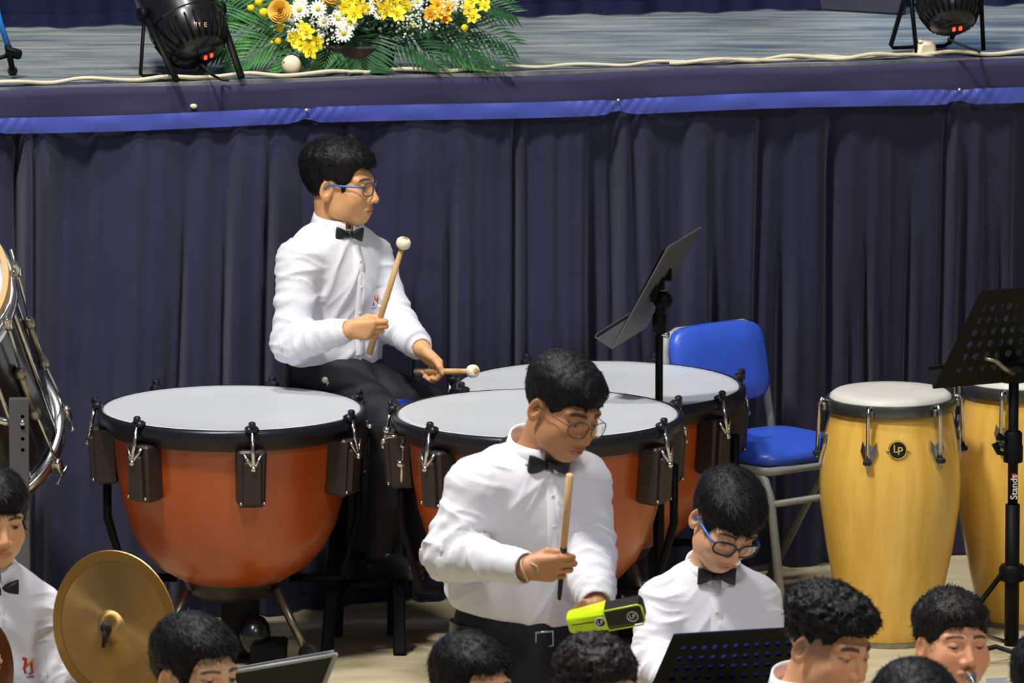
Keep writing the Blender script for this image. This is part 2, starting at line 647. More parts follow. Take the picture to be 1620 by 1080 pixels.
def np_mesh(name, verts, quads, m, parent, col=None):
    o0 = np.array(origin(parent)) if parent else np.zeros(3)
    me = bpy.data.meshes.new(name)
    me.vertices.add(len(verts))
    me.vertices.foreach_set('co', (verts - o0).astype(f32).ravel())
    n = quads.shape[1]
    me.loops.add(quads.size)
    me.loops.foreach_set('vertex_index', quads.astype(np.int32).ravel())
    me.polygons.add(len(quads))
    me.polygons.foreach_set('loop_start', np.arange(0, quads.size, n, dtype=np.int32))
    me.polygons.foreach_set('loop_total', np.full(len(quads), n, np.int32))
    me.update(calc_edges=True)
    if col is not None:
        at = me.color_attributes.new('Col', 'FLOAT_COLOR', 'POINT')
        c4 = np.ones((len(verts), 4), f32)
        c4[:, :3] = col
        at.data.foreach_set('color', c4.ravel())
    return link_mesh(name, me, m, parent, True)


def v_normals(verts, quads):
    a, b, c, d = [verts[quads[:, i]] for i in range(4)]
    fn = np.cross(c - a, d - b)
    n = np.zeros_like(verts)
    for i in range(4):
        np.add.at(n, quads[:, i], fn)
    return n / (np.linalg.norm(n, axis=1, keepdims=True) + 1e-12)


def mix3(a, b, t):
    return a * (1 - t[:, None]) + np.asarray(b) * t[:, None]


def sstep(a, b, x):
    t = np.clip((x - a) / (b - a), 0, 1)
    return t * t * (3 - 2 * t)


# ---- head in its own frame: face looks along -y, z up, origin between the ears at eye level
EYE = (0.0315, -0.0665, -0.001)


def head_sdf(x, y, z, q):
    ax = np.abs(x)
    fat = q.get('cheek', 0.0)
    d = s_ell(x, y, z, (0, 0.020, 0.035), (0.0715, 0.090, 0.076))
    d = smin(d, s_ell(x, y, z, (0, -0.022, -0.026), (0.0585 + fat, 0.064, 0.074)), 0.03)
    d = smin(d, s_ell(x, y, z, (0, -0.050, -0.088), (0.030 + fat * .6, 0.026, 0.020)), 0.030)
    d = smin(d, s_ell(ax, y, z, (0.042 + fat * .4, -0.010, -0.062), (0.016, 0.030, 0.026)), 0.03)
    d = smin(d, s_ell(ax, y, z, (0.034, -0.052, -0.030), (0.027 + fat, 0.025, 0.027 + fat)), 0.02)
    d = smin(d, s_ell(x, y, z, (0, -0.064, -0.064), (0.027, 0.021, 0.022)), 0.018)
    d = smin(d, s_cap(ax, y, z, (0.010, -0.079, 0.016), (0.046, -0.062, 0.019), 0.0085, 0.008), 0.016)
    # sockets, nose
    d = smax(d, -s_ell(ax, y, z, (0.032, -0.0865, -0.002), (0.0185, 0.0135, 0.0115)), 0.009)
    d = smin(d, s_cap(x, y, z, (0, -0.079, 0.008), (0, -0.0985, -0.034), 0.0065, 0.0105), 0.010)
    d = smin(d, s_ell(ax, y, z, (0.0125, -0.089, -0.038), (0.0085, 0.0105, 0.0075)), 0.007)
    d = smax(d, -s_ell(ax, y, z, (0.0065, -0.096, -0.0455), (0.0036, 0.0055, 0.0045)), 0.003)
    # lips
    d = smin(d, s_ell(ax, y, z, (0.007, -0.0815, -0.0615), (0.0185, 0.0072, 0.0046)), 0.005)
    d = smin(d, s_ell(x, y, z, (0, -0.0808, -0.0715), (0.0195, 0.0076, 0.0056)), 0.006)
    d = smax(d, -s_ell(x, y, z, (0, -0.092, -0.0662), (0.024, 0.0065, 0.0012)), 0.002)
    # eyelids
    zl = q.get('lid', 0.0035)
    r = np.sqrt((ax - EYE[0]) ** 2 + (y - EYE[1]) ** 2 + (z - EYE[2]) ** 2)
    zz = z - EYE[2]
    d = smin(d, np.maximum(r - 0.0146, zl - zz + (ax - EYE[0]) ** 2 * 9), 0.003)
    d = smin(d, np.maximum(r - 0.0140, zz + 0.0058 - (ax - EYE[0]) ** 2 * 9), 0.004)
    # ears
    u = ax - 0.0715
    ey = y - 0.016
    ez = z + 0.010
    yt = ey * 0.96 + ez * 0.22
    zt = ez * 0.97 - ey * 0.20
    out = u - 0.30 * (yt + 0.004)
    e = s_ell(out, yt, zt, (0, 0, 0), (0.0075, 0.0175, 0.0305))
    e = smax(e, -s_ell(out, yt, zt, (0.0085, -0.001, 0.003), (0.0095, 0.0112, 0.0205)), 0.002)
    e = smin(e, s_ell(out, yt, zt, (-0.001, -0.004, -0.024), (0.0055, 0.0085, 0.009)), 0.004)
    d = smin(d, e, 0.006)
    return d


def head_color(l, q):
    x, y, z = l[:, 0], l[:, 1], l[:, 2]
    ax = np.abs(x)
    skin = np.array(q.get('skin', srgb(190, 134, 94))[:3])
    c = np.repeat(skin[None, :], len(l), 0)
    red = sstep(0.034, 0.010, np.sqrt((ax - 0.040) ** 2 + (y + 0.07) ** 2 + (z + 0.032) ** 2)) * 0.35
    red = np.maximum(red, sstep(0.022, 0.008, np.sqrt(x ** 2 + (y + 0.1) ** 2 + (z + 0.034) ** 2)) * 0.3)
    red = np.maximum(red, sstep(0.072, 0.080, ax) * 0.35)
    c = mix3(c, skin * np.array([1.02, 0.74, 0.66]), red)
    lip = sstep(1.25, 0.95, np.sqrt((x / 0.0225) ** 2 + ((z + 0.0665) / 0.0105) ** 2)) * (y < -0.07)
    c = mix3(c, skin * np.array([0.80, 0.52, 0.50]), lip * 0.75)
    line = np.exp(-((z + 0.0662) / 0.0014) ** 2) * (ax < 0.022) * (y < -0.07)
    c = mix3(c, skin * np.array([0.35, 0.18, 0.16]), line * 0.7)
    zb = 0.0190 + 0.0035 * (1 - ((ax - 0.030) / 0.022) ** 2) - 0.05 * np.maximum(ax - 0.030, 0)
    w = q.get('brow', 0.0034)
    brow = sstep(w * 1.3, w * 0.7, np.abs(z - zb)) * sstep(0.009, 0.013, ax) * sstep(0.054, 0.048, ax) * (y < -0.03)
    c = mix3(c, np.array([0.016, 0.012, 0.011]), brow * 0.9)
    zl = q.get('lid', 0.0035)
    r = np.sqrt((ax - EYE[0]) ** 2 + (y - EYE[1]) ** 2 + (z - EYE[2]) ** 2)
    lash = np.exp(-((z - EYE[2] - zl + (ax - EYE[0]) ** 2 * -9 + 0.0002) / 0.0016) ** 2) * (r < 0.0162) * (y < -0.062)
    c = mix3(c, np.array([0.012, 0.010, 0.010]), lash * 0.95)
    crease = sstep(0.019, 0.014, r) * (y < -0.05) * 0.22
    c = mix3(c, skin * np.array([0.62, 0.50, 0.48]), crease)
    if q.get('stubble'):
        t = sstep(-0.030, -0.005, z) * sstep(-0.058, -0.044, y) * (ax > 0.045) * q['stubble']
        c = mix3(c, np.array([0.03, 0.027, 0.027]), t)
    return c


HAIRLINE = ((-0.13, -0.075, -0.058, -0.046, -0.034, -0.022, -0.002, 0.030, 0.038, 0.115), (0.046, 0.046, 0.042, 0.022, -0.022, -0.024, 0.016, 0.020, -0.035, -0.078))


def hair_sdf(x, y, z, q):
    h = q['hair']
    ax = np.abs(x)
    top, side = h.get('top', 0.016), h.get('side', 0.009)
    t = sstep(0.02, 0.085, z)
    vol = side + (top - side) * t + h.get('front', 0.0) * sstep(0.0, -0.09, y) * t
    d = s_ell(x, y, z, (0, 0.020, 0.035), (0.0715, 0.090, 0.076))
    d = np.minimum(d, s_ell(x, y, z, (0, -0.022, -0.026), (0.058, 0.064, 0.074)) + 0.001) - vol
    zs = list(HAIRLINE[1])
    fr = h.get('fringe', 0.046)
    zs[0] = zs[1] = fr
    zs[2] = fr - 0.004
    zs[3] = min(zs[3], fr)
    sb = h.get('sideburn', -0.022)
    zs[4] = zs[5] = sb
    np_ = h.get('nape', -0.078)
    zs[-1] = np_
    zs[-2] = max(np_, -0.05)
    hl = np.interp(y, HAIRLINE[0], zs).astype(f32)
    f = h.get('freq', 60.0)
    amp = h.get('amp', 0.004)
    nz = noise3(x * f, y * f, z * f * h.get('zs', 0.5)) + 0.5 * noise3(x * f * 2.3 + 7, y * f * 2.3, z * f * 1.4)
    if h.get('curly'):
        nz = 1.3 - 2.2 * np.abs(noise3(x * f, y * f, z * f)) - 0.9 * np.abs(noise3(x * f * 2 + 3, y * f * 2, z * f * 2))
    jag = noise3(x * 140, y * 140, z * 20) * h.get('jag', 0.005) + h.get('slant', 0.0) * x
    cut = (hl + jag - z)
    d = smax(d + 0, cut * 0.75, 0.006)
    return d - nz * amp


def make_frame(yaw, pitch, roll):
    return Matrix.Rotation(yaw, 3, 'Z') @ Matrix.Rotation(pitch, 3, 'X') @ Matrix.Rotation(roll, 3, 'Y')


def hand_caps(w, d, n, s, sc=1.0, curl=(80, 95, 55), thumb='wrap', spread=0.0):
    """capsules for a hand: wrist w, d to the knuckles, n out of the palm, s towards the thumb"""
    d, n, s = [Vector(a).normalized() for a in (d, n, s)]
    w = Vector(w)
    out = []
    bases = [0.026, 0.009, -0.008, -0.024]
    lens = [(0.040, 0.024, 0.019), (0.044, 0.027, 0.020), (0.041, 0.025, 0.019), (0.032, 0.019, 0.017)]
    mc = [0.078, 0.080, 0.076, 0.070]
    rad = [0.0088, 0.0092, 0.0086, 0.0076]
    for i in range(4):
        b0 = w + s * (bases[i] * 0.62) * sc + d * 0.008 * sc
        b1 = w + (s * bases[i] + d * mc[i]) * sc
        out.append((b0, b1, 0.0135 * sc, 0.0112 * sc, 0.010))
        p = b1
        a = 0.0
        cs = curl[i] if isinstance(curl[0], (tuple, list)) else curl
        for k in range(3):
            a += R_(cs[k])
            dirv = d * math.cos(a) + n * math.sin(a) + s * (spread * (1.5 - i) * 0.1)
            dirv.normalize()
            q = p + dirv * lens[i][k] * sc
            r0 = rad[i] * (1.0 - 0.09 * k) * sc
            out.append((p, q, r0, r0 * 0.9, 0.002))
            p = q
    # palm heel, thumb
    out.append((w + n * 0.004 * sc, w + (d * 0.05 + n * 0.006 - s * 0.012) * sc, 0.017 * sc, 0.014 * sc, 0.012))
    t0 = w + (d * 0.018 + s * 0.020 + n * 0.008) * sc
    if thumb == 'wrap':
        t1 = w + (d * 0.052 + s * 0.040 + n * 0.020) * sc
        t2 = w + (d * 0.080 + s * 0.038 + n * 0.024) * sc
        t3 = w + (d * 0.101 + s * 0.030 + n * 0.020) * sc
    else:
        t1 = w + (d * 0.046 + s * 0.042 + n * 0.012) * sc
        t2 = w + (d * 0.076 + s * 0.050 + n * 0.022) * sc
        t3 = w + (d * 0.098 + s * 0.046 + n * 0.030) * sc
    out.append((t0, t1, 0.0145 * sc, 0.0115 * sc, 0.010))
    out.append((t1, t2, 0.0110 * sc, 0.0098 * sc, 0.004))
    out.append((t2, t3, 0.0098 * sc, 0.0082 * sc, 0.004))
    return out


def strands(parent, verts, nrm, q, Rm, n, m):
    h = q['hair']
    idx = rng.integers(0, len(verts), n)
    p = verts[idx]
    nn = nrm[idx]
    flow = np.array(h.get('flow', (0.1, -0.5, -0.6)))
    flow = flow @ np.array(Rm).T
    f = np.repeat(flow[None], n, 0) + rng.normal(0, h.get('mess', 0.35), (n, 3))
    f -= nn * np.sum(f * nn, 1, keepdims=True)
    f /= np.linalg.norm(f, axis=1, keepdims=True) + 1e-9
    L = h.get('len', 0.016) * (0.5 + rng.random((n, 1))) * q['s']
    lift = h.get('lift', 0.35)
    p0 = p - nn * 0.003
    p1 = p0 + (f * 0.6 + nn * lift) * L * 0.6
    p2 = p1 + (f * 0.9 + nn * lift * 0.2 + rng.normal(0, 0.15, (n, 3))) * L * 0.6
    side = np.cross(nn, f)
    wd = 0.0011
    vs = np.concatenate([p0 - side * wd, p0 + side * wd, p1 + side * wd * .8, p1 - side * wd * .8, p2 + side * wd * .25, p2 - side * wd * .25])
    i = np.arange(n)
    qa = np.stack([i, i + n, i + 2 * n, i + 3 * n], 1)
    qb = np.stack([i + 3 * n, i + 2 * n, i + 4 * n, i + 5 * n], 1)
    o = np_mesh('hair_strands', vs, np.concatenate([qa, qb]), m, parent)
    o['kind'] = 'stuff'
    return o


def glasses(root, q, kind):
    Rm, C, s = q['R'], q['C'], q['s']

    def T(x, y, z):
        return C + Rm @ Vector((x, y, z)) * s
    g = thing('glasses', C, None, None)
    g.parent = root
    g.location = C - origin(root)
    fm = M[{'blue': 'blueframe', 'wire': 'wireframe', 'dark': 'darkframe'}[kind]]
    tr = {'blue': 0.0017, 'wire': 0.0011, 'dark': 0.0027}[kind]
    rx, rz = {'blue': (0.025, 0.0185), 'wire': (0.0265, 0.020), 'dark': (0.027, 0.0185)}[kind]
    ex = {'blue': 2.6, 'wire': 2.3, 'dark': 3.2}[kind]
    yo = -0.094 if kind != 'wire' else -0.099
    zo = -0.004 if kind == 'blue' else q.get('gz', -0.008)
    rims = MB()
    for sx in (-1, 1):
        loop = []
        for k in range(28):
            a = 2 * PI * k / 28
            cx = math.copysign(abs(math.cos(a)) ** (2 / ex), math.cos(a)) * rx
            cz = math.copysign(abs(math.sin(a)) ** (2 / ex), math.sin(a)) * rz
            xx = sx * 0.0335 + cx
            loop.append((xx, yo + 0.006 * (abs(xx) / 0.06) ** 2 * 2, zo + cz))
        rims.tube([T(*p) for p in loop], tr * s, 7, closed=True)
        lens = MB()
        pts = [T(*p) for p in loop] + [T(p[0], p[1] + 0.0014, p[2]) for p in loop]
        N = 28
        lens.add(pts, [tuple(range(N)), tuple(range(2 * N - 1, N - 1, -1))] + [(k, (k + 1) % N, N + (k + 1) % N, N + k) for k in range(N)])
        lens.build('lens', M['lens'], g, smooth=False)
        tm = MB()
        x0 = sx * (0.0335 + rx)
        y0 = yo + 0.006 * ((0.0335 + rx) / 0.06) ** 2 * 2
        path = [(x0, y0, zo + 0.007), (sx * 0.068, y0 + 0.012, zo + 0.008), (sx * 0.0735, -0.02, zo + 0.008), (sx * 0.0745, 0.008, zo + 0.009), (sx * 0.0745, 0.022, zo - 0.004)]
        w = {'blue': 0.0027, 'wire': 0.0011, 'dark': 0.0030}[kind]
        tm.tube([T(*p) for p in path], w * s, 7)
        tm.build('temple', M['blueframe'] if kind == 'dark' else fm, g)
    br = [(-0.0335 + rx, yo + 0.002, zo + 0.004), (0, yo - 0.003, zo + 0.008), (0.0335 - rx, yo + 0.002, zo + 0.004)]
    rims.tube([T(*p) for p in br], tr * s, 7)
    rims.build('rims', M['steelblue'] if kind == 'blue' else fm, g)


def collar(root, nb, up, fwd, r, m, h=0.034, tie=True):
    """folded shirt collar round the neck at nb, bow tie in front"""
    up = Vector(up).normalized()
    fwd = (Vector(fwd) - up * Vector(fwd).dot(up)).normalized()
    rt = up.cross(fwd)
    N = 40
    rows = []
    for k in range(N + 1):
        a = R_(9) + (2 * PI - R_(18)) * k / N
        dirv = fwd * math.cos(a) + rt * math.sin(a)
        fr = max(0, math.cos(a))
        back = max(0, -math.cos(a))
        tip = math.exp(-((min(a, 2 * PI - a) - R_(24)) / R_(20)) ** 2)
        hh = h * (0.85 + 0.35 * back)
        pts = []
        for rr, zz in ((r * 0.99, -0.012), (r, hh * 0.6), (r + 0.0025, hh), (r + 0.006, hh + 0.001), (r + 0.010, hh * 0.55), (r + 0.015 + 0.004 * tip, hh * 0.05 - 0.026 * tip), (r + 0.012 + 0.004 * tip, hh * 0.05 - 0.026 * tip)):
            pts.append(nb + dirv * rr * (1.0 + 0.06 * fr) + up * zz)
        rows.append(pts)
    vs = [p for row in rows for p in row]
    m_ = 7
    fs = []
    for k in range(N):
        for j in range(m_ - 1):
            fs.append((k * m_ + j, k * m_ + j + 1, (k + 1) * m_ + j + 1, (k + 1) * m_ + j))
        fs.append((k * m_ + m_ - 1, k * m_, (k + 1) * m_, (k + 1) * m_ + m_ - 1))
    c = MB().add(vs, fs)
    return c.build('collar', m, root)


def bow_tie(root, c, right, up, fwd, sc=1.0):
    right, up, fwd = [Vector(a).normalized() for a in (right, up, fwd)]
    t = thing('bow_tie', c, None, None)
    t.parent = root
    t.location = Vector(c) - origin(root)

    def ring(x, h, th, zz=0.0):
        pts = []
        for k in range(12):
            a = 2 * PI * k / 12
            ca, sa = math.cos(a), math.sin(a)
            pts.append(Vector(c) + (right * x + up * (h * math.copysign(abs(sa) ** 0.7, sa) + zz) + fwd * th * math.copysign(abs(ca) ** 0.8, ca)) * sc)
        return pts
    for sx in (-1, 1):
        rs = [ring(sx * 0.004, 0.008, 0.006), ring(sx * 0.012, 0.010, 0.009), ring(sx * 0.026, 0.0175, 0.011), ring(sx * 0.042, 0.0235, 0.008), ring(sx * 0.050, 0.025, 0.006), ring(sx * 0.052, 0.0245, 0.002)]
        vs = [p for r in rs for p in r]
        fs = []
        for i in range(len(rs) - 1):
            for k in range(12):
                l = (k + 1) % 12
                fs.append((i * 12 + k, i * 12 + l, (i + 1) * 12 + l, (i + 1) * 12 + k))
        fs.append(tuple(range(11, -1, -1)))
        fs.append(tuple(range(60, 72)))
        MB().add(vs, fs).build('wing', M['tie'], t)
    rs = [ring(-0.009, 0.007, 0.009), ring(-0.008, 0.011, 0.013), ring(0.008, 0.011, 0.013), ring(0.009, 0.007, 0.009)]
    fs = []
    for i in range(3):
        for k in range(12):
            l = (k + 1) % 12
            fs.append((i * 12 + k, i * 12 + l, (i + 1) * 12 + l, (i + 1) * 12 + k))
    fs += [tuple(range(11, -1, -1)), tuple(range(36, 48))]
    MB().add([p for r in rs for p in r], fs).build('knot', M['tie'], t)


def emblem(root, c, right, up, fwd, sc=1.0):
    """small red and orange school mark stitched on the shirt pocket, a blue word-bar beneath"""
    right, up, fwd = [Vector(a).normalized() for a in (right, up, fwd)]
    e = thing('emblem', c, None, None)
    e.parent = root
    e.location = Vector(c) - origin(root)

    def strip(pts, w, m, name):
        b = MB()
        b.tube([Vector(c) + (right * x + up * y) * sc + fwd * 0.0015 for x, y in pts], w * sc, 6)
        b.build(name, m, e)
    strip([(-0.011, 0.016), (-0.004, 0.014), (-0.005, 0.004), (-0.009, -0.004), (-0.005, -0.015)], 0.0032, M['redprint'], 'red_stroke')
    strip([(0.012, 0.014), (0.005, 0.006), (-0.003, 0.000), (-0.010, -0.008)], 0.0026, M['orangeprint'], 'orange_stroke')
    strip([(0.009, 0.012), (0.008, -0.002), (0.010, -0.014), (0.002, -0.016)], 0.0022, M['redprint'], 'red_stroke')
    strip([(-0.013, -0.024), (0.012, -0.022)], 0.0018, M['blueprint'], 'word_bar')


def person(label, q):
    """one person: body is a single continuous mesh, hair, clothes and glasses are its children"""
    C = q['C']
    s = q['s']
    Rm = make_frame(R_(q['yaw']), R_(q.get('pitch', 0)), R_(q.get('roll', 0)))
    q['R'] = Rm
    nb = q['neck']
    root = thing('person', q['base'], label, 'person', q.get('group'))
    Rn = np.array(Rm)
    Cn = np.array(C)
    fwd = Vector((math.sin(R_(q['tyaw'])), -math.cos(R_(q['tyaw'])), 0))
    rt = Vector((-fwd.y, fwd.x, 0))                       # person's left, image right when facing us
    tup = (nb - q['waist']).normalized()
    TF = Matrix((rt, -fwd, tup)).transposed()             # torso frame
    A, B = q['A'], q['B']                                  # arms: shoulder, elbow, wrist
    # -------- body
    pts = [C, nb, q['waist']] + list(A) + list(B)
    caps = []
    for h in q.get('hands', []):
        caps += hand_caps(**h)
    allp = pts + [c[0] for c in caps] + [c[1] for c in caps]
    lo = [min(p[i] for p in allp) - 0.14 for i in range(3)]
    hi = [max(p[i] for p in allp) + 0.14 for i in range(3)]
    hf, hc = q.get('res', 0.0024), 0.009
    fine = [[(C[i] - 0.125 * s, C[i] + 0.125 * s)] for i in range(3)]
    if caps:
        for h in q['hands']:
            hp = [c[0] for c in hand_caps(**h)] + [c[1] for c in hand_caps(**h)]
            for i in range(3):
                fine[i].append((min(p[i] for p in hp) - 0.014, max(p[i] for p in hp) + 0.014))
    F = Field(*[axis(lo[i], hi[i], fine[i], hf, hc) for i in range(3)])
    sb = 0.8
    cw, cd = q.get('chest', (0.15, 0.10))
    cc = nb.lerp(q['waist'], 0.42)
    F.ell(cc, (cw * sb, cd * sb, 0.16), TF, 0.03)
    F.ell(q['waist'], (cw * .75, cd * .75, 0.13), TF, 0.03)
    for arm in (A, B):
        F.cap(nb - tup * 0.03, arm[0], 0.045, 0.045, 0.03)
        F.cap(arm[0], arm[1], 0.040, 0.033, 0.02)
        F.cap(arm[1], arm[2], 0.033, 0.023 * s, 0.015)
    F.cap(nb - tup * 0.02, C + Rm @ Vector((0, 0.030, -0.045)) * s, 0.054 * s, 0.047 * s, 0.02)
    m = 0.135 * s
    sl = F.sl([C[i] - m for i in range(3)], [C[i] + m for i in range(3)])
    x, y, z = F.g(sl)
    x, y, z = (x - C[0]) / s, (y - C[1]) / s, (z - C[2]) / s
    lx, ly, lz = [(Rn[0, i] * x + Rn[1, i] * y + Rn[2, i] * z).astype(f32) for i in range(3)]
    F.mix(sl, (head_sdf(lx, ly, lz, q) * s).astype(f32), 0.012)
    for a, b, ra, rb, k in caps:
        F.cap(a, b, ra, rb, k, pad=0.012)
    verts, quads = F.mesh()
    loc = (verts - Cn) @ Rn / s
    col = head_color(loc, q)
    far = np.linalg.norm(loc, axis=1) > 0.16
    hskin = np.array(q.get('hskin', q.get('skin', srgb(190, 134, 94)))[:3])
    col[far] = hskin
    np_mesh('body', verts, quads, M['skin'], root, col)
    # -------- eyes
    gz = q.get('gaze', (0, -1, 0))
    for sx in (-1, 1):
        b = MB().ball((0, 0, 0), 0.0126 * s, 20)
        ev = np.array(b.v)
        ec = C + Rm @ Vector((sx * EYE[0], EYE[1], EYE[2])) * s
        gd = np.array((Rm @ Vector(gz)).normalized())
        cosg = ev @ gd / (0.0126 * s)
        ecol = np.repeat(np.array([[0.34, 0.30, 0.28]]), len(ev), 0)
        ecol[cosg > math.cos(R_(31))] = (0.030, 0.016, 0.010)
        b2 = MB()
        b2.v = [tuple(Vector(v) + ec) for v in b.v]
        b2.f = b.f
        eo = b2.build('eye', M['eye'], root)
        at = eo.data.color_attributes.new('Col', 'FLOAT_COLOR', 'POINT')
        c4 = np.ones((len(ev), 4), f32)
        c4[:, :3] = ecol
        at.data.foreach_set('color', c4.ravel())
    # -------- hair
    hm = M[q['hair'].get('mat', 'hair')]
    hr = 0.0026 if not q.get('coarse') else 0.003
    ext = 0.165 * s
    H = Field(*[np.arange(C[i] - ext, C[i] + ext, hr) for i in range(3)])
    x, y, z = H.g((slice(None),) * 3)
    x, y, z = (x - C[0]) / s, (y - C[1]) / s, (z - C[2]) / s
    lx, ly, lz = [(Rn[0, i] * x + Rn[1, i] * y + Rn[2, i] * z).astype(f32) for i in range(3)]
    H.F = (hair_sdf(lx, ly, lz, q) * s).astype(f32)
    hv, hq = H.mesh()
    ho = np_mesh('hair', hv, hq, hm, root)
    strands(ho, hv, v_normals(hv, hq), q, Rm, q['hair'].get('n', 4200), hm)
    # -------- shirt
    if q.get('shirt', True):
        wv = q.get('wrinkle', 0.0045)
        plo = [min(p[i] for p in pts) - 0.16 for i in range(3)]
        phi = [max(p[i] for p in pts[1:]) + 0.16 for i in range(3)]
        hs = q.get('sres', 0.0038)
        S = Field(*[np.arange(plo[i], phi[i], hs) for i in range(3)])
        S.ell(cc, (cw, cd, 0.175), TF, 0.03)
        S.ell(q['waist'] + tup * 0.03, (cw * q.get('waistw', 0.98), cd * 1.04, 0.125), TF, 0.05)
        ra, rb, rc = q.get('sleeve', (0.060, 0.054, 0.040))
        for arm in (A, B):
            S.cap(nb - tup * 0.035, arm[0], 0.046, ra * 0.92, 0.05, pad=0.06)
            S.cap(arm[0], arm[1], ra, rb, 0.022, pad=0.05)
            cuff = arm[1].lerp(arm[2], 0.80)
            S.cap(arm[1], cuff, rb, rc, 0.018, pad=0.05)
        # wrinkles: soft ridged folds, stronger along the sleeves and above the belt
        x, y, z = S.g((slice(None),) * 3)
        near = np.nonzero(np.abs(S.F) < 0.03)
        X, Yy, Z = S.a[0][near[0]], S.a[1][near[1]], S.a[2][near[2]]
        seed = q.get('seed', 0.0)
        wa = np.zeros_like(X)
        va = np.zeros_like(X)
        for arm in (A, B):
            for p0_, p1_ in ((arm[0], arm[1]), (arm[1], arm[2])):
                dist = s_cap(X, Yy, Z, tuple(p0_), tuple(p1_), rb, rb)
                w_ = sstep(0.045, 0.005, dist)
                ad = (p1_ - p0_).normalized()
                v_ = (X - p0_[0]) * ad[0] + (Yy - p0_[1]) * ad[1] + (Z - p0_[2]) * ad[2]
                va = np.where(w_ > wa, v_, va)
                wa = np.maximum(wa, w_)
        tb = (X - nb[0]) * rt[0] + (Yy - nb[1]) * rt[1]
        side_ = np.where(tb > 0, 1.0, -1.0)
        vt = Z * 0.62 + np.abs(tb) * 0.78
        ut = Z * 0.78 - np.abs(tb) * 0.62
        f1 = noise3(vt * 17 + seed + noise3(X * 5, Yy * 5, Z * 5) * 0.8, ut * 4.0 + 3, side_ * 5 + Yy * 3)
        f2_ = noise3(vt * 34 + seed, ut * 8 + 7, side_ * 9 + Yy * 5)
        tors = 1.25 * ((1 - np.abs(f1)) ** 2.5 - 0.4) + 0.55 * ((1 - np.abs(f2_)) ** 2.5 - 0.4)
        g1 = noise3(va * 24 + seed + noise3(X * 9, Yy * 9, Z * 9) * 1.3, X * 5 + seed, Z * 5 + Yy * 4)
        g2 = noise3(va * 52 + seed + noise3(X * 14, Yy * 14, Z * 14), X * 11, Z * 11)
        slv = 1.35 * ((1 - np.abs(g1)) ** 2.5 - 0.4) + 0.6 * ((1 - np.abs(g2)) ** 2.5 - 0.4)
        n3 = noise3(X * 6 + 9, Yy * 6 + seed, Z * 5)
        disp = wv * (tors * (1 - wa) + slv * wa + 0.7 * n3)
        for arm in (A, B):
            e = arm[1]
            de = np.sqrt((X - e[0]) ** 2 + (Yy - e[1]) ** 2 + (Z - e[2]) ** 2)
            ax_ = (arm[2] - arm[0]).normalized()
            ph = ((X - e[0]) * ax_[0] + (Yy - e[1]) * ax_[1] + (Z - e[2]) * ax_[2])
            ph = ph * 150 + 2.5 * noise3(X * 16 + seed, Yy * 16, Z * 16)
            disp += wv * 0.6 * np.sin(ph) * np.exp(-(de / 0.085) ** 2)
        S.F[near] -= np.clip(disp, -0.012, 0.014).astype(f32)
        for arm in (A, B):
            cuff = arm[1].lerp(arm[2], 0.80)
            dv = (arm[2] - arm[1]).normalized()
            S.cap(cuff - dv * 0.030, cuff + dv * 0.024, rc * 0.98, rc * 0.92, 0.004, pad=0.02)
            S.cap(cuff + dv * 0.052, cuff + dv * 0.12, rc * 0.80, rc * 0.80, 0.003, 'sub', pad=0.02)
        S.cap(nb + tup * 0.02, nb + tup * 0.2, 0.054 * s, 0.06 * s, 0.004, 'sub')
        # hem
        hem = q.get('hem')
        if hem is not None:
            pl = (x * hem[1][0] + y * hem[1][1] + z * hem[1][2] - Vector(hem[0]).dot(Vector(hem[1])))
            armd = None
            for arm in (A, B):
                dd = np.minimum(s_cap(x, y, z, tuple(arm[0]), tuple(arm[1]), ra + .012, rb + .012), s_cap(x, y, z, tuple(arm[1]), tuple(arm[2]), rb + .012, rc + .012))
                armd = dd if armd is None else np.minimum(armd, dd)
            S.F = np.where(armd > 0, smax(S.F, (-pl).astype(f32), 0.012), S.F).astype(f32)
        sv, sq = S.mesh()
        sh = np_mesh('shirt', sv, sq, M['shirt'], root)
        tie_up = q.get('collar_up', tup)
        collar(root, nb + tup * 0.004, tie_up, q.get('collar_fwd', fwd), 0.060 * s, M['collar'], h=q.get('collar_h', 0.036) * s)
        if q.get('placket', True):
            # placket strip and buttons laid on the shirt front
            tree_pts = []
            from mathutils.bvhtree import BVHTree
            bv = BVHTree.FromPolygons([tuple(v) for v in sv], [tuple(int(i) for i in f) for f in sq])
            L = []
            for k in range(22):
                t = 0.10 + 0.86 * k / 21
                c = nb.lerp(q['waist'], t) + fwd * 0.4
                hit = bv.ray_cast(c, -fwd)
                if hit[0] is not None:
                    if L and abs((hit[0] - L[-1]).dot(fwd)) > 0.03:
                        break
                    L.append(hit[0])
            if len(L) > 4:
                pl = MB()
                vs, fs = [], []
                for k, p in enumerate(L):
                    for u, o_ in ((-0.014, -0.004), (-0.0135, 0.0022), (0.0135, 0.0022), (0.014, -0.004)):
                        vs.append(p + rt * u + fwd * o_)
                for k in range(len(L) - 1):
                    for j in range(3):
                        fs.append((k * 4 + j, k * 4 + j + 1, k * 4 + 5 + j, k * 4 + 4 + j))
                pl.add(vs, fs)
                po = pl.build('placket', M['collar'], root)
                for k in range(3, len(L), 5):
                    MB().ball(L[k] + fwd * 0.003, 0.0048, 10, (1, 1, 0.35), frame_z(fwd)).build('button', M['cream'], po)
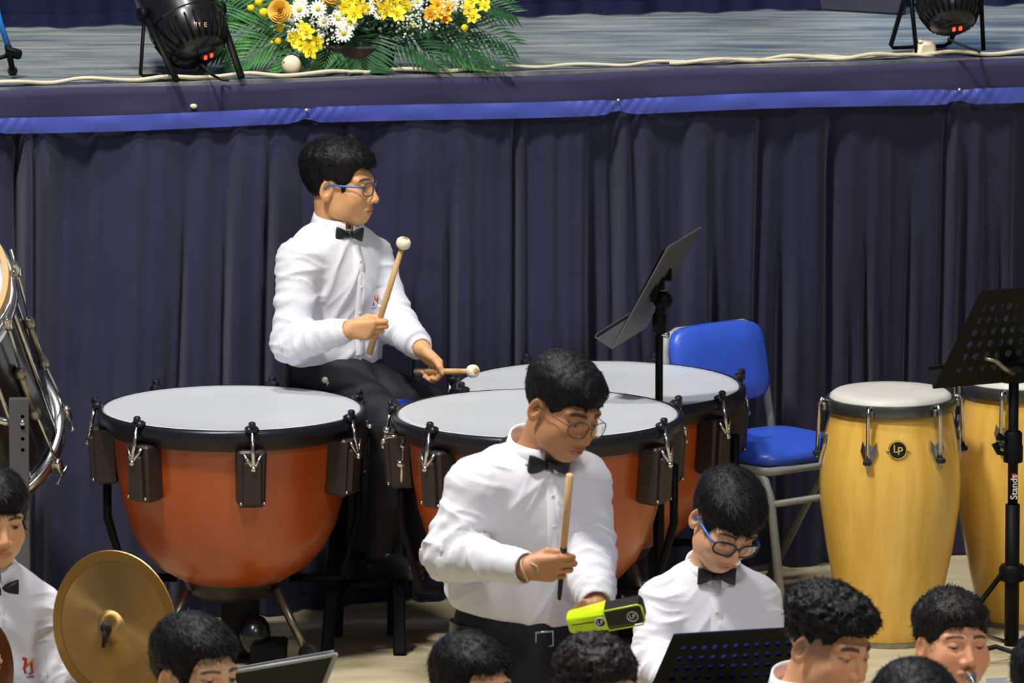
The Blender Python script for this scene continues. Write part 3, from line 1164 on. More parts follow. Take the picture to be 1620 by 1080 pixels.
            if q.get('emblem'):
                off = q['emblem']
                c = nb.lerp(q['waist'], off[1]) + rt * off[0] + fwd * 0.4
                hit = bv.ray_cast(c, -fwd)
                if hit[0] is not None:
                    emblem(root, hit[0], rt, tup, fwd, off[2])
                    pk = MB()
                    cc2 = hit[0]
                    vs = []
                    grid = []
                    for j in range(7):
                        for i in range(6):
                            pp = cc2 + rt * (i / 5 - 0.5) * 0.085 + tup * (0.032 - j / 6 * 0.085) + fwd * 0.2
                            hh = bv.ray_cast(pp, -fwd)
                            hp_ = hh[0] if hh[0] is not None else pp - fwd * 0.2
                            if abs((hp_ - cc2).dot(fwd)) > 0.022:
                                hp_ = pp - fwd * 0.2
                            grid.append(hp_ + fwd * 0.0012)
                    fs = [(j * 6 + i, j * 6 + i + 1, j * 6 + 7 + i, j * 6 + 6 + i) for j in range(6) for i in range(5)]
                    pk.add(grid, fs)
                    pk.build('pocket', M['shirt'], root)
        if q.get('tie', True):
            tc = nb + q.get('collar_fwd', fwd).normalized() * 0.078 * s + Vector(tie_up).normalized() * q.get('tie_z', -0.004)
            f2 = q.get('collar_fwd', fwd).normalized()
            r2 = Vector(tie_up).cross(f2) * 1.0
            bow_tie(root, tc, r2, tie_up, f2, q.get('tie_s', 1.0))
    # -------- trousers
    if q.get('legs'):
        hip = q['hip']
        lp = [hip] + [p for leg in q['legs'] for p in leg]
        lo = [min(p[i] for p in lp) - 0.17 for i in range(3)]
        hi = [max(p[i] for p in lp) + 0.17 for i in range(3)]
        hs = q.get('tres', 0.009)
        T = Field(*[np.arange(lo[i], hi[i], hs) for i in range(3)])
        T.ell(hip, (cw * 0.92, cd * 1.02, 0.12), TF, 0.03)
        T.ell(hip.lerp(q['waist'], 0.6), (cw * 0.86, cd * 0.96, 0.10), TF, 0.03)
        for leg in q['legs']:
            T.cap(leg[0], leg[1], 0.078, 0.060, 0.03, pad=0.06)
            T.cap(leg[1], leg[2], 0.060, 0.046, 0.02, pad=0.05)
        near = np.nonzero(np.abs(T.F) < 0.03)
        X, Yy, Z = T.a[0][near[0]], T.a[1][near[1]], T.a[2][near[2]]
        T.F[near] -= (0.005 * (0.5 - 1.4 * np.abs(noise3(X * 10, Yy * 10 + Z * 6, Z * 14)))).astype(f32)
        tv, tq = T.mesh()
        np_mesh('trousers', tv, tq, M['trouser'], root)
        for leg in q['legs']:
            f = q.get('toe', fwd)
            a = leg[2]
            Sh = Field(np.arange(a[0] - .2, a[0] + .2, .006), np.arange(a[1] - .2, a[1] + .2, .006), np.arange(a[2] - .09, a[2] + .06, .006))
            Sh.cap(a + V(0, 0, -0.035), a + f * 0.13 + V(0, 0, -0.045), 0.036, 0.032, 0.02)
            Sh.cap(a + V(0, 0, -0.035), a + V(0, 0, 0.0), 0.038, 0.036, 0.02)
            x, y, z = Sh.g((slice(None),) * 3)
            Sh.F = np.maximum(Sh.F, (a[2] - 0.066) - z + 0 * x).astype(f32)
            v_, q_ = Sh.mesh()
            np_mesh('shoe', v_, q_, M['shoe'], root)
    return root


# ================================================================== SETTING
STAGE_Z = STAGE_TOP


def floor_Y(x):
    """depth of the skirt's hem along the hall floor at photo column x"""
    return 25.59 + (x - 430) * (0.68 / 840.0) if x > 430 else 25.59 + (x - 430) * (0.18 / 430)


def edge_Y(x):
    return 25.55 + x * (0.62 / 1620.0)


fl = MB()
fl.add([V(-14, 8, 0), V(14, 8, 0), V(14, 34, 0), V(-14, 34, 0)], [(0, 1, 2, 3)])
tag(fl.build('floor', M['floor'], smooth=False), kind='structure')

# stage: deck slab, edge cloth, satin ribbon, pleated skirt
stage = thing('stage', P(810, 118, edge_Y(810)), 'raised stage with a worn grey-blue deck behind the drummers', 'stage')
d = MB()
xa, xb = -700, 2320
a, b = P(xa, 0, edge_Y(xa)), P(xb, 0, edge_Y(xb))
pts = []
for z in (STAGE_Z - 0.03, STAGE_Z):
    pts += [V(a.x, a.y, z), V(b.x, b.y, z), V(b.x - .8, b.y + 4.5, z), V(a.x - .8, a.y + 4.5, z)]
d.add(pts, [(3, 2, 1, 0), (4, 5, 6, 7), (0, 1, 5, 4), (1, 2, 6, 5), (2, 3, 7, 6), (3, 0, 4, 7)])
d.build('deck', M['deck'], stage, smooth=False)


def sheet(cols, rows, fn, th=0.0):
    vs, fs = [], []
    for i in range(cols + 1):
        for j in range(rows + 1):
            vs.append(fn(i / cols, j / rows))
    for i in range(cols):
        for j in range(rows):
            k = i * (rows + 1) + j
            fs.append((k, k + rows + 1, k + rows + 2, k + 1))
    return vs, fs


n2d = (Vector((b.x - a.x, b.y - a.y, 0))).normalized()
outn = Vector((n2d.y, -n2d.x, 0))


def edge_pt(x, z, off):
    p = P(x, 100, edge_Y(x))
    return V(p.x, p.y, z) + outn * off


def fascia_fn(u, v):
    x = xa + (xb - xa) * u
    z = STAGE_Z + 0.004 - v * 0.098
    w = 0.0025 * math.sin(x * 0.021) * math.sin(v * 5)
    return edge_pt(x, z + 0.0025 * math.sin(x * 0.013), 0.016 + w + (0.004 if v > 0.05 else -0.03))


vs, fs = sheet(260, 6, fascia_fn)
MB().add(vs, fs).build('edge_cloth', M['fascia'], stage)

KNOTS = (480, 973, 1512, -20, 2000)


def ribbon_fn(u, v):
    x = xa + (xb - xa) * u
    pin = max(math.exp(-((x - k) / 16.0) ** 2) for k in KNOTS)
    pin2 = max(math.exp(-((x - k) / 60.0) ** 2) for k in KNOTS)
    wd = 0.044 * (1 - 0.35 * pin)
    z0 = STAGE_Z - 0.080 - 0.003 * math.sin(x * 0.009)
    z = z0 - wd * v - 0.004 * pin
    off = 0.030 + 0.004 * math.sin(v * PI) * (0.6 + 0.4 * math.sin(x * 0.05)) + 0.004 * pin2 * math.sin(x * 0.35 + v * 7)
    return edge_pt(x, z, off)


vs, fs = sheet(620, 6, ribbon_fn)
rb_ = MB().add(vs, fs).build('satin_ribbon', M['ribbon'], stage)
for k in KNOTS[:3]:
    MB().ball(edge_pt(k, STAGE_Z - 0.083, 0.040), 0.004, 8).build('pin', M['cream'], rb_)
MB().ball(edge_pt(303, STAGE_Z - 0.065, 0.026), 0.009, 8, (1.2, .5, .8)).build('tape_scrap', M['cream'], stage)

# folds of the skirt: soft irregular swells and a few sharp creases that drift as they fall
rp = random.Random(11)
CREASE = []
_x = xa
while _x < xb:
    _x += rp.choice((30, 44, 60, 76, 95, 120)) * rp.uniform(0.8, 1.2)
    CREASE.append((_x, rp.uniform(3.5, 9), rp.uniform(0.022, 0.060), rp.uniform(-22, 22), rp.uniform(-.3, .45), rp.uniform(.7, 1.5)))
CX = np.array([c[0] for c in CREASE])


def n1(t, seed):
    i = math.floor(t)
    f = t - i
    f = f * f * (3 - 2 * f)
    g = lambda k: float(_lat[k & 31, seed, (k >> 5) & 31])
    return (g(i) * (1 - f) + g(i + 1) * f) * 2 - 1


def pleat(x, v):
    d = 0.038 * n1(x / 62 + .3 * n1(v * 2 + x / 300, 5), 1) * (.5 + .7 * v) + 0.030 * n1(x / 27 + v * .4, 2) + 0.012 * n1(x / 13 + v * .8, 3) * (1 - .4 * v)
    i0 = int(np.searchsorted(CX, x))
    for k in range(max(0, i0 - 2), min(len(CREASE), i0 + 2)):
        cx, w, dep, dr, v0, v1 = CREASE[k]
        e = max(0.0, min(1.0, (v - v0) * 4)) * max(0.0, min(1.0, (v1 - v) * 4))
        t = (x - cx - dr * v) / w
        if abs(t) < 5:
            d += e * dep * (-math.exp(-t * t) + 0.45 * math.exp(-((t - 2.2) / 1.3) ** 2))
    return d


def skirt_fn(u, v):
    x = xa + (xb - xa) * u
    xx = x + 10 * v * math.sin(x * 0.004 + 1.3)
    top = edge_pt(x, STAGE_Z - 0.10, 0.0)
    h = P(x, 950, floor_Y(x))
    hem = V(h.x, h.y, 0.006)
    p = top.lerp(hem, v)
    tp = min(1.0, v / 0.10)
    dx = min(pleat(xx, v), 0.034) * (0.18 + 0.82 * tp) * (0.85 if x > 700 else 1.0) + 0.006 * math.sin(x * 0.031 + v * 4.0) * v + 0.002 * math.sin(v * 16 + x * 0.02) * math.sin(x * .011)
    dp = V(outn.x, outn.y, 0) * dx
    q = p + dp
    q.z = max(q.z, 0.004)
    return q


vs, fs = sheet(1500, 34, skirt_fn)
sk = MB().add(vs, fs).build('pleated_skirt', M['skirt'], stage)

# drape behind the stage and grey panel at its right
bd = thing('backdrop_drape', PZ(600, 38, STAGE_Z), 'dark blue drape hanging across the back of the stage', 'curtain')


def drape_fn(u, v):
    x = -700 + 3000 * u
    y0 = 45 - (x - 0) * (38.0 / 1620)
    p = PZ(x, y0, STAGE_Z)
    return V(p.x, p.y + 0.02 * math.sin(x * 0.043) + 0.012 * math.sin(x * 0.11 + v * 3), STAGE_Z + 0.004 + v * 2.2)


vs, fs = sheet(400, 8, drape_fn)
MB().add(vs, fs).build('drape', M['backdrop'], bd)
hemv, hemf = sheet(400, 2, lambda u, v: drape_fn(u, 0.0) + V(0, -0.012 + 0.004 * v, 0.0) + V(0, 0, 0.035 * v))
MB().add(hemv, hemf).build('hem_band', M['backdrop'], bd)
gp = MB()
g0, g1 = PZ(1275, 16, STAGE_Z), PZ(1432, 25, STAGE_Z)
dv = (g1 - g0)
ax = dv.normalized()
gm = Matrix((ax, Vector((-ax.y, ax.x, 0)), Vector((0, 0, 1)))).transposed()
gp.box(g0.lerp(g1, 0.5) + V(0, 0.02, 0.19), (dv.length, 0.03, 0.38), gm, 0.006)
to_top(tag(gp.build('stage_riser', M['grey_panel'], auto=40), 'dark grey riser panel on the stage left of the right spotlight', 'riser'), g0.lerp(g1, .5))


# ------------------------------------------------------------------ cream cables along the stage edge
def edge_cable(name, x0, x1, off, z, wob, seed, m, label, r=0.006):
    rr = random.Random(seed)
    ph = rr.uniform(0, 6)
    path = []
    n = int((x1 - x0) / 12)
    for k in range(n + 1):
        x = x0 + (x1 - x0) * k / n
        p = edge_pt(x, STAGE_Z + z + 0.004 * (1 + math.sin(x * 0.05 + ph)) * wob, off + 0.010 * wob * math.sin(x * 0.028 + ph) + 0.004 * math.sin(x * 0.09))
        path.append(p)
    o = MB().tube(path, r, 7).build(name, m)
    to_top(o, path[0])
    return tag(o, label, 'cable')


edge_cable('cable', -300, 745, -0.010, 0.007, 1.0, 1, M['cable'], 'cream cable lying along the stage edge under the left spotlight', 0.0058)
edge_cable('cable', 560, 1480, -0.020, 0.006, 0.8, 2, M['cable'], 'thin cream cable along the stage edge right of the flowers', 0.005)
edge_cable('cable', 1060, 2200, -0.008, 0.008, 1.2, 3, M['cable'], 'twisted cream cable on the stage edge under the right spotlight', 0.0058)
edge_cable('cable', -300, 1900, -0.034, 0.005, 0.6, 4, M['darkgrey'], 'thin dark cable running the whole stage edge behind cream ones', 0.003)
pc = edge_pt(466, STAGE_Z, -0.045)
pk = thing('cable_coupler', pc, 'round cream plug lying by the flowers on the stage edge', 'plug')
MB().lathe([(0, 0), (0.024, 0.001), (0.027, 0.012), (0.025, 0.026), (0.018, 0.034), (0, 0.037)], pc + V(0, 0.010, 0.028), frame_z((0, -1, .25)), 24).build('housing', M['cream'], pk)
for k in range(4):
    MB().ball(pc + V(-0.020 + 0.005 * k, -0.019, 0.040 - 0.010 * k), 0.0030, 8).build('hole_plug', M['darkgrey'], pk)
pc = edge_pt(1470, STAGE_Z, -0.045)
bx = thing('junction_box', pc, 'cream cable junction box beside the right spotlight leg', 'plug')
MB().box(pc + V(0, 0, 0.022), (0.048, 0.05, 0.044), Matrix.Rotation(0.3, 3, 'Z'), 0.008, 1.25).build('housing', M['cream'], bx, auto=40)
MB().box(pc + V(-0.014, -0.012, 0.045), (0.012, 0.03, 0.006), None, 0.002).build('ridge', M['cream'], bx, auto=40)


# ------------------------------------------------------------------ stage spotlights
def par_light(label, c_rear, axis_dir, R, base_pts, led_at, mark):
    """can-shaped LED spotlight seen from its rear, on a double yoke"""
    root = thing('spotlight', V(c_rear.x, c_rear.y, STAGE_Z), label, 'spotlight', 'spotlights on the stage edge')
    ax_ = Vector(axis_dir).normalized()
    rot = frame_z(ax_, (1, 0, 0))
    prof = [(0, 0), (R * 0.42, 0.002), (R * 0.66, 0.016), (R * 0.84, 0.042), (R * 0.95, 0.080), (R * 0.985, 0.105), (R * 0.985, 0.112), (R * 1.03, 0.115), (R * 1.04, 0.24), (R * 0.98, 0.30), (R * 0.98, 0.34), (0, 0.34)]
    MB().lathe(prof, c_rear, rot, 40).build('housing', M['blackgloss'], root, auto=50)
    fins = 26
    for k in range(fins):
        a = k * 2 * PI / 26
        u = rot @ Vector((math.cos(a), math.sin(a), 0))
        p0 = c_rear + ax_ * 0.022 + u * R * 0.72
        p1 = c_rear + ax_ * 0.095 + u * R * 0.985
        MB().tube([p0, p0.lerp(p1, 0.5) + u * 0.006, p1], 0.0035, 6).build('fin', M['black'], root)
    # yokes: pivot knobs and two U brackets
    side = Vector((0, 0, 1)).cross(ax_).normalized()
    piv = c_rear + ax_ * 0.16
    for sx in (-1, 1):
        pk_ = piv + side * sx * R * 1.08
        MB().lathe([(0, 0), (0.019, 0), (0.021, 0.008), (0.019, 0.018), (0, 0.020)], pk_, frame_z(side * sx), 16).build('pivot_knob', M['black'], root)
    for bi_, (pa, pb) in enumerate(base_pts):
        s0 = piv - side * R * 1.10
        s1 = piv + side * R * 1.10
        if (pa - s0).length > (pb - s0).length:
            pa, pb = pb, pa
        if bi_ == 1:
            for st_, ft_ in ((s0, pa), (s1, pb)):
                MB().tube([st_, st_.lerp(ft_, .5), ft_], 0.0105, 8, flat=0.6).build('leg', M['black'], root)
            continue
        yk = MB()
        path = [s0, s0.lerp(pa, 0.5), pa.lerp(s0, 0.04), pa.lerp(pb, 0.06), pa.lerp(pb, 0.5), pb.lerp(pa, 0.06), pb.lerp(s1, 0.04), s1.lerp(pb, 0.5), s1]
        yk.tube(path, 0.0105, 8, flat=0.5)
        yk.build('yoke', M['black'], root)
    # red digits and a worn maker's mark on the rear
    nrm = led_at[1]
    rr = frame_z(nrm, (1, 0, 0))
    disp = MB().box(led_at[0], (0.05, 0.024, 0.006), rr, 0.002).build('display', M['blackplastic'], root, auto=40)
    for k in range(2):
        for dy in (-0.0045, 0.0045):
            loop = [led_at[0] + rr @ Vector(((-0.011 if k == 0 else 0.007) + 0.0038 * math.cos(t), dy + 0.0040 * math.sin(t), 0.0036)) for t in [i * PI / 4 for i in range(8)]]
            MB().tube(loop, 0.0014, 5, closed=True).build('digit', M['led'], disp)
    if mark:
        text_obj('printed_mark', mark[0], M['goldprint'], root, mark[1], frame_z(mark[2], (1, 0, 0)), 0.018)
    return root


def rear_axis(dx, up, away):
    return Vector((dx, away, up)).normalized()


cr = PZ(0, 0, 0)
c1 = P(318, 92, 25.72)
ax1 = rear_axis(-0.35, 0.72, 0.60)
R1 = 0.105


def on_rear(c, ax_, R, dx, dy):
    """point on the rounded rear, offset dx right / dy up as seen from the hall"""
    rot = frame_z(ax_, (1, 0, 0))
    u = rot @ Vector((1, 0, 0))
    w = ax_.cross(u)
    if w.z < 0:
        w = -w
    r = math.hypot(dx, dy)
    zz = np.interp(r / R, [0, 0.42, 0.66, 0.84, 0.95, 0.985], [0, 0.002, 0.016, 0.042, 0.08, 0.105])
    slope = np.interp(r / R, [0, 0.3, 0.55, 0.75, 0.9, 0.98], [0, 0.1, 0.5, 1.1, 2.4, 5])
    rad = (u * dx + w * dy) / max(r, 1e-6)
    n = (-ax_ + rad * slope).normalized()
    return c + u * dx + w * dy + ax_ * float(zz) + n * 0.002, n


led1 = on_rear(c1, ax1, R1, 0.022, 0.004)
mk1 = on_rear(c1, ax1, R1, 0.020, 0.088)
par_light('black spotlight with red digits on the stage left of the flowers', c1, ax1, R1,
          [(PZ(222, 121, STAGE_Z + .012), PZ(318, 118, STAGE_Z + .012)), (PZ(280, 128, STAGE_Z + .012), PZ(382, 122, STAGE_Z + .012))],
          led1, ('M  E', mk1[0], mk1[1]))
c2 = P(1508, 46, 26.10)
ax2 = rear_axis(-0.12, 0.74, 0.62)
led2 = on_rear(c2, ax2, 0.092, 0.012, 0.006)
mk2 = on_rear(c2, ax2, 0.092, 0.022, 0.078)
par_light('black spotlight with red digits at the right end of the stage', c2, ax2, 0.092,
          [(PZ(1408, 76, STAGE_Z + .012), PZ(1500, 72, STAGE_Z + .012)), (PZ(1450, 84, STAGE_Z + .012), PZ(1556, 80, STAGE_Z + .012))],
          led2, ('MTA', mk2[0], mk2[1]))
# leads from the right spotlight
o = MB().tube([P(1500, 62, 26.07), P(1530, 75, 26.00), PZ(1556, 84, STAGE_Z + .006), PZ(1572, 86, STAGE_Z + .006)], 0.004, 7).build('power_lead', M['blackrubber'])
tag(to_top(o, PZ(1556, 84, STAGE_Z)), 'thin black lead hanging from the right spotlight', 'cable')
o = MB().tube([P(316, 100, 25.74), PZ(335, 118, STAGE_Z + .03), PZ(350, 126, STAGE_Z + .006), PZ(362, 127, STAGE_Z + .005)], 0.004, 7).build('power_lead', M['blackrubber'])
tag(to_top(o, PZ(350, 126, STAGE_Z)), 'thin black lead hanging from the left spotlight', 'cable')

# foot of a blue stand at the left end of the stage
bs = thing('stand_foot', PZ(20, 115, STAGE_Z), 'blue tube stand leg with black rubber foot at stage far left', 'stand')
MB().tube([P(-24, -60, 25.74), P(0, 35, 25.73), P(14, 76, 25.72)], 0.0085, 10).build('blue_tube', M['bluestand'], bs)
MB().tube([P(12, 72, 25.72), P(20, 112, 25.71)], [0.010, 0.008], 10).build('lower_tube', M['black'], bs)
MB().box(P(22, 84, 25.72), (0.045, 0.03, 0.026), Matrix.Rotation(0.3, 3, 'Y'), 0.006).build('joint', M['black'], bs, auto=40)
MB().tube([P(22, 84, 25.72), P(-20, 98, 25.75), P(-50, 104, 25.76)], 0.006, 8).build('brace', M['black'], bs)
MB().ball(PZ(20, 112, STAGE_Z + 0.012), 0.014, 14).build('rubber_foot', M['blackrubber'], bs)

# ------------------------------------------------------------------ flower arrangement
fbase = PZ(562, 112, STAGE_Z)
FY = fbase.y
fa = thing('flower_arrangement', fbase, 'yellow and white flower arrangement with palm fronds on the stage', 'flowers')
pot = MB()
pot.lathe([(0, 0.0), (0.100, 0.0), (0.104, 0.01), (0.112, 0.06), (0.116, 0.07), (0.112, 0.075), (0.10, 0.068), (0, 0.068)], fbase + V(0, 0.05, 0), None, 28)
pot.build('basket', M['pot'], fa, auto=50)
rf = random.Random(5)


def frond(base, tip, sag, nl, ll, m, wid=0.006, twist=0.0):
    b = MB()
    base, tip = Vector(base), Vector(tip)
    path = []
    for k in range(9):
        t = k / 8
        p = base.lerp(tip, t) + V(0, 0, sag * math.sin(t * PI) - sag * 0.3 * t * t)
        path.append(p)
    b.tube(path, [0.003 * (1 - 0.75 * k / 8) for k in range(9)], 5)
    for k in range(nl):
        t = 0.16 + 0.84 * k / (nl - 1)
        f = t * 8
        i = min(7, int(f))
        p = path[i].lerp(path[i + 1], f - i)
        tan = (path[min(8, i + 1)] - path[max(0, i - 1)]).normalized()
        nrm = (V(0, -0.90, 0.40) + V(twist, 0, 0)).normalized()
        sd = tan.cross(nrm).normalized()
        L = ll * (0.55 + 0.75 * math.sin(PI * min(1, 0.15 + t * 0.8))) * rf.uniform(0.85, 1.1)
        for sg in (-1, 1):
            ang = R_(64 - 34 * t)
            dv_ = (tan * math.cos(ang) + sd * sg * math.sin(ang)).normalized()
            e = p + dv_ * L + V(0, 0, -0.012 * L / 0.1) + nrm * rf.uniform(-0.006, 0.008)
            e.z = max(e.z, STAGE_Z + 0.008)
            mid = p + dv_ * L * 0.45 + nrm * 0.004
            mid.z = max(mid.z, STAGE_Z + 0.009)
            w = (tan - dv_ * tan.dot(dv_)).normalized() * wid
            b.add([p, mid + w, e, mid - w, mid + nrm * -0.0025], [(0, 4, 1), (1, 4, 2), (2, 4, 3), (3, 4, 0)])
    return b.build('palm_frond', m, fa, smooth=False)


def FP(x, y, dy=0.0):
    return P(x, y, FY + dy)


for (bx_, by_, tx, ty, dy, sg, nl, ll) in [
        (560, 52, 578, 108, -0.075, 0.015, 15, 0.115), (598, 50, 795, 92, -0.05, 0.035, 20, 0.090),
        (610, 44, 806, 62, -0.02, 0.04, 20, 0.085), (640, 30, 806, 12, 0.02, 0.04, 20, 0.085),
        (650, 20, 790, -22, 0.05, 0.03, 18, 0.085), (590, 56, 690, 96, -0.07, 0.03, 17, 0.075),
        (640, 50, 760, 104, -0.05, 0.03, 18, 0.070),
        (500, 40, 352, 22, 0.05, 0.04, 20, 0.090), (490, 50, 348, 70, 0.0, 0.04, 20, 0.090),
        (500, 60, 372, 104, -0.04, 0.04, 19, 0.085), (520, 64, 450, 106, -0.06, 0.03, 15, 0.075),
        (490, 20, 360, -24, 0.08, 0.03, 19, 0.09), (530, 60, 512, 104, -0.07, 0.02, 13, 0.075)]:
    frond(FP(bx_, by_, 0.02), FP(tx, ty, dy), sg, nl, ll, M['frond'] if rf.random() < 0.6 else M['frond_dark'], rf.uniform(0.0045, 0.0058))
# dense dark greenery in the heart of it
lv = MB()
for k in range(520):
    p = FP(rf.uniform(440, 740), rf.uniform(-30, 44), rf.uniform(-0.01, 0.14)) if k < 300 else FP(rf.gauss(565, 45), rf.uniform(30, 72), rf.uniform(0.0, 0.08))
    dvv = V(rf.uniform(-1, 1), rf.uniform(-1, 0.2), rf.uniform(-.8, .8)).normalized()
    w = dvv.cross(V(rf.uniform(-1, 1), rf.uniform(-1, 1), rf.uniform(-1, 1))).normalized() * rf.uniform(0.006, 0.011)
    L = rf.uniform(0.03, 0.06)
    lv.add([p, p + dvv * L * .5 + w, p + dvv * L, p + dvv * L * .5 - w], [(0, 1, 2), (0, 2, 3)])
tag(lv.build('filler_leaves', M['frond_dark'], fa, smooth=False), kind='stuff')


def petal(b, c, ax_, out, L, w, curl, cup=0.35, tip=0.15):
    """one pointed petal with a raised midrib: c base, ax_ flower axis, out radial direction"""
    sd = ax_.cross(out).normalized()
    rows = [(0, 0.25), (0.3, 0.75), (0.6, 1.0), (0.85, 0.65), (1.0, tip)]
    vs = []
    for t, ww in rows:
        h = cup * L * t - curl * L * t * t
        m_ = c + out * L * t * math.cos(cup) + ax_ * h
        vs += [m_ - sd * w * ww + ax_ * w * 0.25 * ww, m_, m_ + sd * w * ww + ax_ * w * 0.25 * ww]
    fs = []
    for k in range(4):
        for j in range(2):
            fs.append((k * 3 + j, k * 3 + j + 1, k * 3 + 4 + j, k * 3 + 3 + j))
    b.add(vs, fs)


def lily(c, ax_, L, m):
    ax_ = Vector(ax_).normalized()
    f = frame_z(ax_)
    fo = None
    ph = rf.uniform(0, 1)
    root_ = MB()
    root_.tube([c - ax_ * 0.03, c], [0.003, 0.006], 6)
    for k in range(6):
        a = ph + k * PI / 3
        out = f @ Vector((math.cos(a), math.sin(a), 0))
        petal(root_, c, ax_, out, L * rf.uniform(0.9, 1.1), L * 0.22, 0.55 if k % 2 else 0.40, 0.75)
    for k in range(5):
        a = k * 1.256
        st = f @ Vector((math.cos(a) * .35, math.sin(a) * .35, 1))
        root_.tube([c, c + st * L * 0.5], [0.0012, 0.0022], 5)
    return root_.build('lily_bloom', m, fa)


for (x, y, L, dy) in [(468, 60, .036, -.08), (486, 52, .036, -.09), (492, 78, .040, -.10), (476, 72, .034, -.09), (500, 66, .034, -.08), (478, 45, .030, -.07),
                      (545, 12, .036, -.06), (562, 22, .040, -.08), (575, 10, .036, -.07), (555, 0, .034, -.05), (612, 14, .040, -.07), (628, 22, .038, -.08), (622, 0, .036, -.06), (640, 8, .034, -.06),
                      (740, 14, .036, -.04), (750, 26, .034, -.05), (748, 2, .034, -.03), (765, 10, .030, -.03)]:
    lily(FP(x, y, dy), (rf.uniform(-.5, .5), -1, rf.uniform(-0.1, .7)), L * 0.95, M['lily'])
for (x, y, L, dy) in [(682, 22, .034, -.06), (692, 8, .034, -.05), (705, 30, .026, -.06), (710, 14, .030, -.05), (522, 2, .03, -.04), (698, 22, .028, -.07)]:
    lily(FP(x, y, dy), (rf.uniform(-.4, .4), -1, rf.uniform(0, .6)), L, M['lily_deep'])


def rose(c, ax_, R):
    ax_ = Vector(ax_).normalized()
    f = frame_z(ax_)
    b = MB()
    for lay, (rr, hh, n) in enumerate([(0.10, 1.05, 2), (0.24, 1.05, 3), (0.42, 1.0, 4), (0.62, .88, 5), (0.82, .66, 5), (1.0, .42, 6)]):
        for k in range(n):
            a0 = 2 * PI * k / n + lay * 0.7
            span = 2 * PI / n * 1.35
            vs, fs = [], []
            for j in range(5):
                for i in range(7):
                    t = i / 6 - 0.5
                    v = j / 4
                    a = a0 + span * t
                    r = R * rr * (0.35 + 0.65 * v ** 0.7) + R * 0.10 * max(0, v - 0.7) * lay
                    h = R * hh * v * (1 - 0.9 * t * t)
                    vs.append(c + f @ Vector((r * math.cos(a), r * math.sin(a), h)))
            for j in range(4):
                for i in range(6):
                    k_ = j * 7 + i
                    fs.append((k_, k_ + 1, k_ + 8, k_ + 7))
            b.add(vs, fs)
    return b.build('rose_bloom', M['rose'], fa)


rose(FP(443, 18, -.07), (-0.1, -1, 0.25), 0.029)
rose(FP(605, -8, -.05), (0, -1, 0.4), 0.029)
rose(FP(527, -10, -.05), (0, -1, 0.4), 0.027)


def daisy(c, ax_, R):
    ax_ = Vector(ax_).normalized()
    f = frame_z(ax_)
    b = MB()
    for k in range(14):
        a = 2 * PI * k / 14
        out = f @ Vector((math.cos(a), math.sin(a), 0))
        petal(b, c + out * R * 0.2, ax_, out, R * 0.85, R * 0.17, 0.2, 0.2, 0.6)
    o_ = b.build('daisy_bloom', M['daisy'], fa)
    MB().ball(c + ax_ * 0.002, R * 0.30, 10, (1, 1, .5), f).build('disc', M['daisyeye'], o_)


for (x, y, R, dy) in [(473, 15, .026, -.06), (503, 14, .024, -.06), (535, 29, .023, -.07), (544, 52, .025, -.09), (553, 38, .022, -.08), (476, 4, .02, -.05), (512, 34, .018, -.07), (596, 6, .022, -.05), (583, 14, .018, -.06), (600, 22, .016, -.06), (540, 12, .02, -.05), (716, 6, .02, -.04), (660, 3, .018, -.04), (462, 26, .018, -.06)]:
    daisy(FP(x, y, dy), (rf.uniform(-.35, .35), -1, rf.uniform(.05, .5)), R)
for (x, y, R) in [(409, 3, .012), (397, 13, .010), (417, 20, .013), (443, 43, .012), (440, 65, .010), (430, 67, .005), (400, -8, .010), (655, 40, .008), (735, 44, .010)]:
    c = FP(x, y, -.05)
    b = MB()
    b.ball(c, R, 14)
    b.v = [tuple(Vector(v) + (Vector(v) - c) * 0.10 * math.sin(v[0] * 900) * math.sin(v[2] * 900)) for v in b.v]
    bo = b.build('button_bloom', M['button'], fa)
    MB().tube([c, FP(x + (520 - x) * .5, y + 25, 0.0)], 0.0015, 5).build('flower_stem', M['frond'], bo)
gy = MB()
for k in range(420):
    cx, cy = rf.choice([(500, 20), (525, 45), (520, 60), (470, 45), (655, 25), (665, 10), (650, 38), (715, 10), (590, 10), (510, 38), (675, 38)])
    p = FP(cx + rf.gauss(0, 14), cy + rf.gauss(0, 9), rf.uniform(-.10, -.03))
    gy.ball(p, rf.uniform(0.0022, 0.0042), 6)
tag(gy.build('gypsophila_sprays', M['daisy'], fa), kind='stuff')


